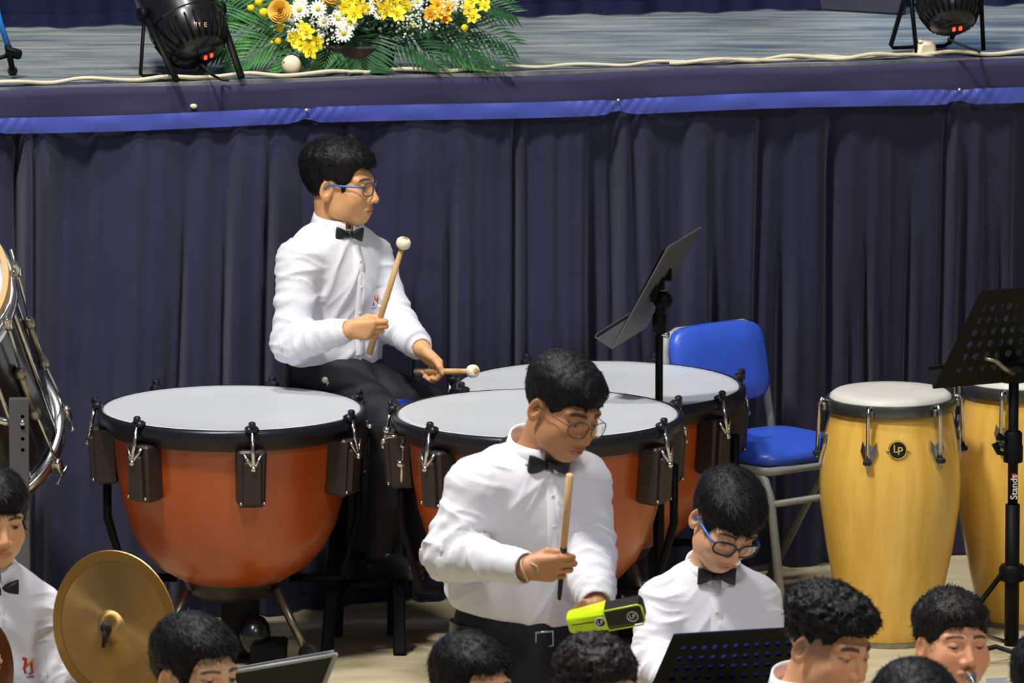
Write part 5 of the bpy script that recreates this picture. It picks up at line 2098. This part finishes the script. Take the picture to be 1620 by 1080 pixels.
sp_.add([P(1488, 598, 24.985), P(1500, 606, 25.02), P(1510, 593, 25.0), P(1503, 600, 24.97)], [(0, 1, 2, 3)])
quad_slab(sp_, [P(1482, 606, 25.0), P(1530, 600, 25.0), P(1512, 590, 25.01), P(1492, 596, 25.01)], V(0, 1, 0), .002)
tag(to_top(sp_.build('sheet_music', M['paper'], smooth=False), P(1500, 604, 25.0)), 'corner of white sheet music on the right music stand', 'sheet music')

# front stand between the seated boy and the front row
pf = P(1150, 1118, 20.85)
fs_ = thing('music_stand', V(pf.x, pf.y, 0), 'black perforated music stand hiding the bowed boy from the waist', 'music stand', 'black music stands')
fn = back_desk(fs_, P(1012, 1128, 20.95), P(1290, 1120, 21.0), P(1268, 992, 20.78), P(1066, 1004, 20.72), 13, 8, M['black'], 0.27)
stand_pole(fs_, pf, R_(20), 0.22, 0.28)
MB().lathe([(0, -.03), (.026, -.03), (.030, 0), (.026, .03), (0, .03)], pf + V(0, 0.02, 0), frame_z((1, .1, 0)), 18).build('tilt_joint', M['black'], fs_, auto=50)
fo_ = MB()
off_ = -fn * 0.010
quad_slab(fo_, [P(1020, 1122, 20.95) + off_, P(1282, 1114, 21.0) + off_, P(1262, 1000, 20.78) + off_, P(1070, 1011, 20.72) + off_], -fn, 0.006)
tag(to_top(fo_.build('score_folder', M['bluefolder'], smooth=False), P(1150, 1110, 20.98)), 'blue folder seen through the holes of the front music stand', 'folder')

# low stand and open score at the lower left
pl_ = P(445, 1110, 20.50)
ls = thing('music_stand', V(pl_.x, pl_.y, 0), 'black music stand with pale edge at the bottom left', 'music stand', 'black music stands')
dd = MB()
A0, A1, A2, A3 = P(372, 1062, 20.30), P(531, 1035, 20.36), P(505, 1100, 20.47), P(348, 1126, 20.41)
nn_ = ((A1 - A0).cross(A3 - A0)).normalized()
quad_slab(dd, [A0, A1, A2, A3], nn_, 0.004)
dd.build('desk', M['black'], ls, smooth=False)
MB().tube([A0, A1], 0.0045, 8).build('top_edge', M['greymetal'], ls)
MB().tube([A1, A2], 0.006, 8).build('side_edge', M['greymetal'], ls)
stand_pole(ls, pl_, R_(10), 0.22, 0.28)
pa_ = MB()
quad_slab(pa_, [A0 + V(.004, .012, .006), A1 + V(-.004, .012, .006), A1 + V(-.006, .03, -.016), A0 + V(.004, .03, -.016)], V(0, 0, 1), 0.002)
tag(to_top(pa_.build('sheet_music', M['paper'], smooth=False), A0), 'white sheet music edge on the bottom left stand', 'sheet music')


# ------------------------------------------------------------------ stool of the mallet player
def stool():
    c = V(P(575, 1020, 25.18).x, 25.20, 0)
    root = thing('stool', c, 'tall black stool under the seated mallet player', 'stool')
    zs = P(560, 640, 25.35).z
    MB().lathe([(0, -.03), (.15, -.03), (.158, -.022), (.158, -.006), (.15, 0), (0, 0)], c + V(.01, .16, zs - .02), None, 40).build('seat_board', M['black'], root, auto=40)
    MB().lathe([(0, 0), (.15, 0), (.162, .012), (.155, .030), (.13, .036), (0, .038)], c + V(.01, .16, zs - .02), None, 40).build('seat_pad', M['bluecloth'], root)
    bl = P(476, 596, 25.42)
    sk_ = MB()
    quad_slab(sk_, [P(466, 588, 25.45), P(482, 574, 25.46), P(483, 612, 25.44), P(470, 612, 25.44)], V(0, 1, 0), 0.012)
    sk_.build('seat_corner', M['bluecloth'], root, smooth=False)
    feet = [PZ(517, 1038, 0.0), PZ(632, 1036, 0.0), PZ(532, 1006, 0.0), PZ(622, 1004, 0.0)]
    tops = [c + V(-.05, .06, zs - .04), c + V(.09, .06, zs - .04), c + V(-.05, .24, zs - .04), c + V(.09, .24, zs - .04)]
    for f, t in zip(feet, tops):
        u = (t - f).normalized()
        MB().box(f.lerp(t, .5), (0.034, 0.034, (t - f).length), frame_z(u, (1, 0, 0)), 0.004).build('leg', M['black'], root, auto=40)
    for a, b_, k in ((0, 1, .31), (2, 3, .36), (0, 2, .36), (1, 3, .36)):
        MB().tube([feet[a].lerp(tops[a], k), feet[b_].lerp(tops[b_], k)], 0.012, 10).build('rung', M['black'], root)


stool()

# ================================================================== PEOPLE
SK1 = srgb(222, 166, 116)
SK2 = srgb(190, 136, 96)
SK3 = srgb(224, 172, 134)
SKF = srgb(216, 160, 118)


def fl_(p):
    return V(p.x, p.y, 0)


# ---- mallet player
Y1 = 25.42
q = dict(C=P(541, 291, Y1), s=1.0, yaw=70, pitch=2, roll=2, skin=SK1, lid=0.0030, cheek=0.002,
         neck=P(533, 362, Y1 + .02), waist=P(524, 560, Y1 + .03), tyaw=42, base=V(P(540, 900, Y1).x, Y1, 0),
         A=(P(472, 413, Y1 - .10), P(462, 544, Y1 - .16), P(551, 522, Y1 - .26)),
         B=(P(588, 412, Y1 + .10), P(626, 512, Y1 + .02), P(668, 552, Y1 - .20)),
         chest=(0.158, 0.112), sleeve=(0.057, 0.053, 0.036), seed=3.0, wrinkle=0.0056,
         hem=(P(520, 582, Y1), (0.10, 0, 1)),
         emblem=(0.056, 0.55, 0.9),
         hair=dict(top=0.021, side=0.0095, front=0.006, fringe=0.052, amp=0.0024, freq=75, nape=-0.062, flow=(0.0, -0.6, 0.1), len=0.013, lift=0.3, mess=.28, sideburn=-0.016, n=5200),
         hip=P(530, 600, Y1 + .03),
         legs=[(P(540, 606, Y1 - .05), P(622, 676, 25.13), P(604, 868, 25.16)), (P(560, 604, Y1 + .08), P(680, 650, 25.36), P(662, 868, 25.30))],
         )
q['collar_up'] = Vector((0.12, -0.05, 1)).normalized()
q['collar_fwd'] = Vector((0.46, -0.89, 0)).normalized()
q['tie_s'] = 0.80
m1d = (P(633, 376, Y1 - .32) - P(577, 556, Y1 - .26)).normalized()
q['hands'] = [dict(w=P(549, 521, Y1 - .26), d=(0.97, -0.22, 0.02), n=(0.2, 0.97, 0), s=tuple(m1d), sc=0.86, curl=((30, 96, 74), (33, 96, 74), (36, 96, 74), (40, 96, 74))),
              dict(w=P(664, 549, Y1 - .19), d=(0.66, -0.50, -0.56), n=(-0.40, 0.25, -0.85), s=(0.45, -0.85, 0.25), sc=0.86, curl=((48, 62, 40), (52, 66, 40), (56, 66, 40), (60, 66, 40)), thumb='flat')]
b1 = person('boy with blue glasses and white shirt seated behind kettledrums, holding mallets', q)
# pin badge on the trousers
pb_ = thing('trouser_clip', P(514, 602, Y1 - .13), None, None)
pb_.parent = b1
pb_.location = P(514, 602, Y1 - .13) - origin(b1)
MB().ball(P(514, 601, Y1 - .13), 0.009, 10, (1, .5, 1)).build('badge', M['cream'], pb_)
MB().box(P(519, 608, Y1 - .13), (0.010, 0.006, 0.016), None, .002).build('clip', M['greymetal'], pb_)
glasses(b1, q, 'blue')


def mallet(label, a, b_, head_r):
    """wooden mallet from butt a to head b_"""
    root = thing('mallet', a, label, 'mallet', 'timpani mallets')
    u = (b_ - a).normalized()
    MB().tube([a, a.lerp(b_, .5), b_], [0.0095, 0.0085, 0.0068], 12).build('shaft', M['mallet'], root)
    MB().lathe([(0, -.014), (head_r * .6, -.0145), (head_r * .95, -.008), (head_r, 0), (head_r * .95, .008), (head_r * .6, .0145), (0, .0145)], b_, frame_z(u), 24).build('felt_head', M['felt'], root)
    MB().lathe([(0, .0150), (head_r * .45, .0150), (head_r * .5, .013)], b_, frame_z(u), 16).build('core_cap', M['tan'], root)


h0 = q['hands'][0]
d0 = Vector(h0['d']).normalized()
n0 = Vector(h0['n']).normalized()
gc = Vector(h0['w']) + d0 * 0.078 + n0 * 0.020
mallet('wooden mallet with cream felt head held upright by the seated boy', gc - m1d * 0.075, gc + m1d * 0.255, 0.020)
h1 = q['hands'][1]
gl = Vector(h1['w']) + Vector(h1['d']).normalized() * 0.078 + Vector(h1['n']).normalized() * 0.020
tipm = P(748, 587, 25.06)
um = (tipm - gl).normalized()
mallet('wooden mallet pointing right over the rear kettledrum in left hand', gl - um * 0.09, tipm, 0.018)

# ---- standing boy with stick and block
Y2 = 21.0
q = dict(C=P(892, 646, Y2 - .02), s=0.98, yaw=42, pitch=20, roll=8, skin=SK2, lid=-0.0005, brow=0.0044, gaze=(0.1, -1, -.5),
         collar_h=.046, neck=P(846, 724, Y2 + .03), waist=P(822, 945, Y2 + .05), tyaw=28, base=V(P(820, 900, Y2).x, Y2, 0),
         A=(P(757, 775, Y2 - .05), P(713, 874, Y2 - .10), P(836, 899, Y2 - .27)),
         B=(P(918, 768, Y2 + .07), P(928, 872, Y2 + .0), P(944, 958, Y2 - .22)),
         chest=(0.182, 0.122), waistw=1.0, sleeve=(0.070, 0.060, 0.043), seed=8.0, wrinkle=0.0072,
         hem=(P(815, 978, Y2), (0.20, 0, 1)), placket=True,
         hair=dict(top=0.019, side=0.008, front=0.008, fringe=0.040, amp=0.0018, freq=90, nape=-0.045, flow=(0.0, -0.7, -0.2), len=0.013, lift=0.28, mess=.28, sideburn=-0.006, n=5200),
         hip=P(822, 1035, Y2 + .05),
         )
hp = q['hip']
q['legs'] = [(hp + V(-.085, -.02, -.05), hp + V(-.09, -.02, -.42), V(hp.x - .10, hp.y - .02, 0.07)), (hp + V(.085, .02, -.05), hp + V(.10, .0, -.42), V(hp.x + .10, hp.y + .04, 0.07))]
q['collar_up'] = Vector((0.14, -0.16, 1)).normalized()
q['collar_fwd'] = Vector((0.42, -0.90, 0)).normalized()
m2d = (P(898, 737, Y2 - .40) - P(879, 954, Y2 - .30)).normalized()
q['hands'] = [dict(w=P(828, 899, Y2 - .26), d=(0.97, -0.22, 0.04), n=(0.2, 0.97, 0), s=tuple(m2d), sc=0.94, curl=((30, 96, 74), (33, 96, 74), (36, 96, 74), (40, 96, 74))),
              dict(w=P(941, 952, Y2 - .20), d=(-0.25, -0.75, -0.52), n=(0.35, -0.60, 0.70), s=(-0.80, -0.1, 0.1), sc=0.92, curl=(30, 50, 35), thumb='flat')]
b2 = person('standing boy in white shirt and thin glasses holding a drumstick and block', q)
glasses(b2, q, 'wire')
# belt with buckle
bl_ = MB()
N = 48
wst = P(815, 996, Y2 + .05)
loopA, loopB = [], []
f2 = Vector((math.sin(R_(28)), -math.cos(R_(28)), 0))
r2 = Vector((-f2.y, f2.x, 0))
vs, fs = [], []
for k in range(N):
    a = 2 * PI * k / N
    for zz, g in ((-.017, 0), (-.017, .003), (.017, .003), (.017, 0)):
        vs.append(wst + r2 * math.cos(a) * (0.154 + g) + f2 * math.sin(a) * (0.114 + g) + V(0, 0, zz - .012 * math.cos(a)))
for k in range(N):
    l = (k + 1) % N
    for j in range(3):
        fs.append((k * 4 + j, k * 4 + j + 1, l * 4 + j + 1, l * 4 + j))
belt = MB().add(vs, fs).build('belt', M['belt'], b2, auto=40)
bc_ = wst + f2 * 0.120 + r2 * 0.01 + V(0, 0, -.001)
rb2 = Matrix((r2, f2.cross(r2) * -1, f2)).transposed()
fr = [bc_ + r2 * sx * .022 + V(0, 0, sz * .017) for sx, sz in ((-1, -1), (1, -1), (1, 1), (-1, 1))]
MB().tube(fr, 0.0032, 8, closed=True).build('buckle', M['chrome'], belt)
# string bracelet
hw = Vector(q['hands'][0]['w']) + Vector(q['hands'][0]['d']).normalized() * 0.006
dw = Vector(q['hands'][0]['d']).normalized()
fz = frame_z(dw)
br_ = MB()
br_.tube([hw + fz @ Vector((0.031 * math.cos(k * PI / 12), 0.028 * math.sin(k * PI / 12), 0.006 * math.sin(k * PI / 6))) for k in range(24)], 0.0022, 6, closed=True)
br_.tube([hw + V(.01, -.028, .018), hw + V(.024, -.034, .012), hw + V(.028, -.033, .0)], 0.0016, 6)
br_.build('string_bracelet', M['string'], b2)
# tie band round the collar
up2 = q['collar_up']
cf2 = (q['collar_fwd'].normalized() - up2 * up2.dot(q['collar_fwd'].normalized())).normalized()
cr2 = up2.cross(cf2)
tb_ = MB()
tb_.tube([q['neck'] + (cf2 * math.cos(a) + cr2 * math.sin(a)) * 0.0790 + up2 * (0.014 + 0.010 * -math.cos(a)) for a in [R_(14 + 332 * k / 30) for k in range(31)]], 0.0055, 8, flat=0.5)
tb_.build('tie_band', M['tie'], b2)
# drumstick
h0 = q['hands'][0]
gc = Vector(h0['w']) + Vector(h0['d']).normalized() * 0.084 + Vector(h0['n']).normalized() * 0.021
st_ = thing('drumstick', gc, 'pale drumstick with black grip upright in standing boy\'s fist', 'drumstick')
a_, b_ = gc - m2d * 0.085, gc + m2d * 0.232
MB().tube([a_.lerp(b_, .42), a_.lerp(b_, .7), b_], [0.0075, 0.0080, 0.0085], 12).build('bare_end', M['mallet'], st_)
MB().tube([a_, a_.lerp(b_, .06), a_.lerp(b_, .25), a_.lerp(b_, .425)], [0.0035, 0.0052, 0.0068, 0.0080], 12).build('black_grip', M['blackrubber'], st_)
MB().ball(a_, 0.0042, 10).build('tip', M['cream'], st_)

# neon block
e0, e1 = P(900, 984, Y2 - .37), P(1018, 962, Y2 - .40)
ub = (e1 - e0).normalized()
zb_ = Vector((0, -0.30, 0.95))
zb_ = (zb_ - ub * zb_.dot(ub)).normalized()
yb_ = zb_.cross(ub)
rotb = Matrix((ub, yb_, zb_)).transposed()
Lb = (e1 - e0).length
jb = thing('jam_block', e0.lerp(e1, .5), 'neon yellow and black block in the standing boy\'s hand', 'percussion block')


def taper_box(b, o, rot, segs):
    vs, fs = [], []
    for (x, hy, hz) in segs:
        c = min(hy, hz) * 0.3
        ring = [(-hy + c, -hz), (hy - c, -hz), (hy, -hz + c), (hy, hz - c), (hy - c, hz), (-hy + c, hz), (-hy, hz - c), (-hy, -hz + c)]
        vs += [o + rot @ Vector((x, y, z)) for y, z in ring]
    for k in range(len(segs) - 1):
        for j in range(8):
            l = (j + 1) % 8
            fs.append((k * 8 + j, k * 8 + l, k * 8 + 8 + l, k * 8 + 8 + j))
    fs += [tuple(range(7, -1, -1)), tuple(range(len(segs) * 8 - 8, len(segs) * 8))]
    b.add(vs, fs)


b = MB()
taper_box(b, e0, rotb, [(0, .018, .018), (.006, .022, .021), (Lb * .48, .028, .025), (Lb * .52, .030, .027)])
b.build('neon_body', M['neon'], jb, auto=40)
b = MB()
taper_box(b, e0, rotb, [(Lb * .52, .0265, .0235), (Lb * .97, .0275, .0245), (Lb, .022, .019)])
b.build('black_end', M['blackplastic'], jb, auto=40)
b = MB()
for sz in (-1, 1):
    b.tube([e0 + rotb @ Vector((Lb * .51, -.027, sz * .0245)), e0 + rotb @ Vector((Lb * .97, -.027, sz * .0255)), e0 + rotb @ Vector((Lb * 1.005, -.022, sz * .018))], 0.0020, 6)
b.tube([e0 + rotb @ Vector((Lb * 1.005, -.022, .018)), e0 + rotb @ Vector((Lb * 1.005, -.022, -.018))], 0.0020, 6)
b.build('neon_edge', M['neon'], jb)
b = MB()
b.tube([e0 + rotb @ Vector((.01, -.0225, .003)), e0 + rotb @ Vector((Lb * .5, -.029, .003))], 0.0012, 6)
b.build('seam', M['blackplastic'], jb)
for fx, rr_, m_ in ((.44, .012, 'silverprint'), (.87, .0125, 'silverprint')):
    c = e0 + rotb @ Vector((Lb * fx, -.0285, 0))
    fzb = frame_z(-yb_ if (-yb_).y < 0 else yb_, ub)
    lo_ = MB().lathe([(0, .001), (rr_, .001), (rr_, -.001)], c, fzb, 24).build('round_mark', M['blackplastic'], jb, auto=40)
    MB().tube([c + fzb @ Vector((rr_ * .95 * math.cos(k * PI / 10), rr_ * .95 * math.sin(k * PI / 10), .001)) for k in range(20)], 0.0011, 6, closed=True).build('ring', M['whiteprint'], lo_)
    text_obj('monogram', 'LP', M['whiteprint'], lo_, c + fzb @ Vector((0, 0, .0016)), fzb, rr_ * 1.2, .0004)

# ---- bowed boy seated behind the front music stand
Y3 = 21.6
q = dict(C=P(1148, 826, Y3 - .06), s=0.96, yaw=22, pitch=32, roll=13, skin=SK3, lid=-0.002, gaze=(0, -1, -.6), gz=-0.010,
         collar_h=.042, neck=P(1127, 912, Y3 + .02), waist=P(1122, 1110, Y3 + .03), tyaw=6, base=V(P(1125, 900, Y3).x, Y3, 0),
         A=(P(1052, 952, Y3), P(1030, 1052, Y3 - .08), P(1096, 1096, Y3 - .30)),
         B=(P(1198, 955, Y3 + .02), P(1214, 1052, Y3 - .04), P(1170, 1100, Y3 - .30)),
         chest=(0.140, 0.100), sleeve=(0.056, 0.052, 0.038), seed=14.0, wrinkle=0.0048,
         hair=dict(top=0.020, side=0.011, front=0.008, fringe=0.028, amp=0.0015, freq=90, zs=.35, nape=-0.055, flow=(0.2, -0.6, -0.5), len=0.022, lift=0.2, mess=.2, sideburn=-0.012, jag=.008, n=6000),
         hip=P(1122, 1170, Y3 + .05))
hp = q['hip']
q['legs'] = [(hp + V(-.08, -.04, 0), hp + V(-.10, -.38, .02), V(hp.x - .10, hp.y - .40, .07)), (hp + V(.08, -.04, 0), hp + V(.10, -.38, .02), V(hp.x + .10, hp.y - .40, .07))]
q['hands'] = [dict(w=q['A'][2], d=(0.7, -.5, -.2), n=(0.3, 0.2, -1), s=(0.5, .3, 0.3), sc=.85, curl=(30, 40, 30)), dict(w=q['B'][2], d=(-.7, -.5, -.2), n=(-0.3, 0.2, -1), s=(-0.5, .3, 0.3), sc=.85, curl=(30, 40, 30))]
q['collar_up'] = Vector((0.05, -0.12, 1)).normalized()
q['tie_z'] = 0.016
q['tie_s'] = 0.86
b3 = person('boy with dark glasses and bow tie bowing his head behind music stand', q)
glasses(b3, q, 'dark')

# ---- boy with cymbals at the left edge
Y4 = 21.2
q = dict(C=P(-8, 820, Y4), s=0.93, yaw=18, pitch=6, roll=0, skin=srgb(226, 172, 124), lid=0.003,
         neck=P(-16, 912, Y4 + .03), waist=P(-15, 1110, Y4 + .03), tyaw=15, base=V(P(-10, 900, Y4).x, Y4, 0),
         A=(P(-95, 960, Y4 - .02), P(-110, 1070, Y4 - .05), P(-45, 1075, Y4 - .28)),
         B=(P(60, 965, Y4 + .05), P(92, 1075, Y4 + .0), P(140, 1050, Y4 + .02)),
         chest=(0.140, 0.100), sleeve=(0.056, 0.052, 0.040), seed=21.0, wrinkle=0.005,
         emblem=(0.068, 0.66, 1.15),
         hair=dict(top=0.018, side=0.012, front=0.006, fringe=0.034, amp=0.0015, freq=90, zs=.35, nape=-0.055, flow=(0.1, -0.5, -0.6), len=0.02, lift=0.2, mess=.2, n=4200),
         hip=P(-15, 1170, Y4 + .05))
hp = q['hip']
q['legs'] = [(hp + V(-.08, -.04, 0), hp + V(-.10, -.38, .02), V(hp.x - .10, hp.y - .40, .07)), (hp + V(.08, -.04, 0), hp + V(.10, -.38, .02), V(hp.x + .10, hp.y - .40, .07))]
q['hands'] = [dict(w=P(140, 1048, Y4 + .02), d=(0.72, -.25, .60), n=(.55, -.3, -.7), s=(-0.2, .95, .2), sc=.80, curl=(60, 80, 50)),
              dict(w=P(-45, 1075, Y4 - .28), d=(0.3, -.5, .5), n=(.7, .3, 0), s=(0, .6, .8), sc=.80, curl=(60, 80, 50))]
q['tie_z'] = -0.02
person('boy with fringe and bow tie holding cymbals at the left edge', q)


def cymbal(label, c, nrm, R, m, strap=True):
    root = thing('cymbal', c, label, 'cymbal', 'hand cymbals')
    nrm = Vector(nrm).normalized()
    rot = frame_z(nrm)
    prof = [(0.004, .030), (0.018, .028), (0.030, .021), (0.036, .013), (0.040, .010), (R * .6, .005), (R * .86, .0018), (R, 0), (R, -.0015), (R * .86, 0), (R * .5, .005), (0.038, .008), (0.028, .018), (0.004, .027)]
    ob = MB().lathe(prof, c, None, 96).build('plate', m, root)
    ob.rotation_euler = rot.to_euler()
    if strap:
        bd_ = MB().lathe([(R * .86, .0026), (R * .90, .0020), (R * .995, .0006)], c, None, 96).build('outer_band', M['brassband'], root)
        bd_.rotation_euler = rot.to_euler()
    if strap:
        s_ = MB()
        p = c + nrm * .031
        s_.ball(p + nrm * .004, .012, 12, (1.2, 1.2, .7), rot)
        s_.tube([p + nrm * .005, p + nrm * .012 + V(.004, 0, -.02), p + nrm * .006 + V(-.004, 0, -.045)], [.006, .006, .004], 8)
        s_.tube([p + nrm * .005, p + nrm * .012 + V(.014, 0, .006), p + nrm * .01 + V(.010, 0, -.012)], [.005, .005, .004], 8)
        s_.build('strap_knot', M['blackrubber'], root)
    return root


cymbal('large bronze hand cymbal facing forward at lower left', P(181, 990, 21.0), (-0.55, -0.83, 0.06), 0.172, M['brass'])
cymbal('dark bronze cymbal cut off by the left frame edge', P(-52, 1075, 20.85), (0.75, -0.66, 0.0), 0.150, M['brassdark'], False)


# ---- front row of heads
def seated(label, C, Y, s, yaw, pitch, roll, hair, neck_dx=-12, tyaw=None, **kw):
    x, y = C
    k = 15000 / (Y * 1.02)
    nbp = (x + neck_dx, y + kw.pop('neck_dy', 0.128) * s * k)
    ny = Y + .03
    tyaw = yaw * .5 if tyaw is None else tyaw
    nb_ = P(nbp[0], nbp[1], ny)
    f = Vector((math.sin(R_(tyaw)), -math.cos(R_(tyaw)), 0))
    r = Vector((-f.y, f.x, 0))
    w = nb_ + V(0, .03, -0.36)
    shA, shB = nb_ - r * .145 + V(0, 0, -.065), nb_ + r * .145 + V(0, 0, -.065)
    q = dict(C=P(x, y, Y), s=s, yaw=yaw, pitch=pitch, roll=roll, neck=nb_, waist=w, tyaw=tyaw, base=V(nb_.x, nb_.y, 0),
             A=(shA, shA + V(-.03, -.06, -.25), shA + V(.06, -.28, -.20)), B=(shB, shB + V(.03, -.06, -.25), shB + V(-.06, -.28, -.20)),
             chest=(0.150, 0.105), hair=hair, placket=False, sres=0.007, tres=0.014, coarse=True, res=0.0026, seed=x * 0.01)
    hp = w + V(0, .02, -.10)
    q['hip'] = hp
    q['legs'] = [(hp + V(-.08, -.04, 0), hp + V(-.10, -.38, .0), V(hp.x - .10, hp.y - .40, .07)), (hp + V(.08, -.04, 0), hp + V(.10, -.38, .0), V(hp.x + .10, hp.y - .40, .07))]
    q['hands'] = [dict(w=q['A'][2], d=(0.5, -.7, 0), n=(0.3, 0, -1), s=(0.7, .5, 0.2), sc=.9, curl=(40, 50, 30)), dict(w=q['B'][2], d=(-.5, -.7, 0), n=(-0.3, 0, -1), s=(-0.7, .5, 0.2), sc=.9, curl=(40, 50, 30))]
    q['tie'] = kw.pop('tie', True)
    if kw.pop('hold', False):
        Rh = make_frame(R_(yaw), R_(pitch), 0)
        wl, wr = q['C'] + Rh @ Vector((.055, -.27, -.17)), q['C'] + Rh @ Vector((-.055, -.27, -.17))
        q['A'] = (shA, (shA + wr) / 2 + V(-.07, .02, -.14), wr)
        q['B'] = (shB, (shB + wl) / 2 + V(.07, .02, -.14), wl)
        q['hands'] = [dict(w=wr, d=Rh @ Vector((.45, -.75, .3)), n=Rh @ Vector((.8, .4, 0)), s=Rh @ Vector((0, .3, .9)), sc=.9, curl=(40, 60, 40)), dict(w=wl, d=Rh @ Vector((-.45, -.75, .3)), n=Rh @ Vector((-.8, .4, 0)), s=Rh @ Vector((0, .3, .9)), sc=.9, curl=(40, 60, 40))]
    q.update(kw)
    return person(label, q), q


straight = dict(top=0.020, side=0.011, front=0.006, fringe=0.040, amp=0.0018, freq=85, nape=-0.06, flow=(0.1, -0.6, -0.4), len=0.018, lift=0.3, mess=.3, n=3600)
seated('front row boy with short black hair beside the bottom left music stand', (313, 1066), 19.6, 1.0, 42, 2, 2, dict(straight, fringe=0.055, top=.020, side=.012), skin=srgb(226, 176, 138), group='front row heads')
seated('front row head with straight black fringe below the standing boy\'s belt', (750, 1090), 19.6, 0.95, 38, 0, 0, dict(straight, fringe=0.056, top=.018, jag=.014, side=.010), skin=srgb(230, 178, 138), group='front row heads')
seated('front row head with tight curly black hair below the neon block', (948, 1095), 18.7, 0.92, 35, 2, 0, dict(straight, curly=True, freq=62, amp=0.0045, top=.018, side=.012, fringe=0.048, len=.010, lift=.6, mess=1.2, mat='hair_brown'), skin=srgb(228, 180, 142), group='front row heads')
seated('front row boy with wavy top and shaved temples left of conga', (1312, 1022), 19.4, 1.0, 48, 12, 6, dict(straight, curly=True, freq=56, amp=0.0045, top=.022, side=.002, front=.012, fringe=0.054, len=.012, lift=.5, mess=.9, sideburn=0.018, nape=-.0), skin=srgb(226, 168, 126), stubble=.55, brow=.0045, lid=-.0005, gaze=(.2, -1, -.4), tie=False, neck_dx=-42, neck_dy=.092, group='front row heads')
bq, qq = seated('front row boy blowing a silver mouthpiece in front of the congas', (1508, 1018), 20.4, 0.95, 22, -6, 3, dict(straight, freq=60, amp=0.003, top=.020, side=.009, fringe=0.046, len=.014, lift=.5, mess=.6, mat='hair_brown'), skin=srgb(228, 164, 126), cheek=.006, lid=-.0015, gaze=(.1, -1, -.4), hold=True, group='front row heads')
seated('top of a dark head at the bottom edge beneath the mouthpiece player', (1452, 1147), 18.3, 0.98, 20, 8, 0, dict(straight, top=.022, side=.014), skin=SKF, group='front row heads')
seated('dark haired head cut off by the bottom right corner', (1662, 1092), 19.4, 1.0, -10, 8, 0, dict(straight, top=.02, side=.014), skin=SKF, group='front row heads')

# trumpet of the blowing boy
Rm, C, s = qq['R'], qq['C'], qq['s']
mp = C + Rm @ Vector((0, -0.090, -0.066)) * s
ud = (Rm @ Vector((-0.18, -1, -0.34))).normalized()
tp = thing('trumpet', mp, 'silver trumpet at the mouth of the blowing boy', 'trumpet')
MB().lathe([(0.004, -.004), (0.0150, -.005), (0.0162, 0.0), (0.0158, .005), (.0142, .012), (.0110, .026), (.0066, .040), (.0048, .055), (.0048, .09)], mp, frame_z(ud), 24).build('mouthpiece', M['chrome'], tp)
MB().tube([mp + ud * .085, mp + ud * .36, mp + ud * .40 + V(0, 0, -.03), mp + ud * .36 + V(0, 0, -.06), mp + ud * .12 + V(0, 0, -.06)], 0.0058, 10).build('leadpipe', M['chrome'], tp)
MB().lathe([(.006, 0), (.008, .10), (.014, .18), (.03, .23), (.06, .25), (.058, .25), (.028, .229), (.006, .17)], mp + ud * .18 + V(0, 0, -.06), frame_z(ud), 32).build('bell', M['chrome'], tp)
for k in range(3):
    MB().tube([mp + ud * (.18 + .03 * k) + V(0, 0, .01), mp + ud * (.18 + .03 * k) + V(0, 0, -.10)], .009, 12).build('valve', M['chrome'], tp)
pw_ = MB()
quad_slab(pw_, [P(1560, 1072, 19.7), P(1592, 1070, 19.7), P(1600, 1100, 19.7), P(1558, 1100, 19.7)], V(0, 1, 0), .002)
tag(to_top(pw_.build('sheet_music', M['paper'], smooth=False), P(1575, 1090, 19.7)), 'white sheet of music beside the mouthpiece player', 'sheet music')

# cables on the hall floor near the congas
for k, (pts_, lab) in enumerate([([(1205, 985), (1240, 974), (1262, 966), (1290, 968), (1330, 975)], 'dark cable loop on the floor left of the first conga'),
                                 ([(1540, 1030), (1575, 1022), (1600, 1030), (1640, 1026), (1680, 1030)], 'dark cable on the floor below the right music stand'),
                                 ([(1210, 970), (1235, 962), (1262, 955), (1300, 958)], 'second dark cable on the floor behind the cable loop')]):
    path = [PZ(x, y, 0.007) for x, y in pts_]
    o = MB().tube(path, 0.006, 8).build('floor_cable', M['blackrubber'])
    tag(to_top(o, path[0]), lab, 'cable')
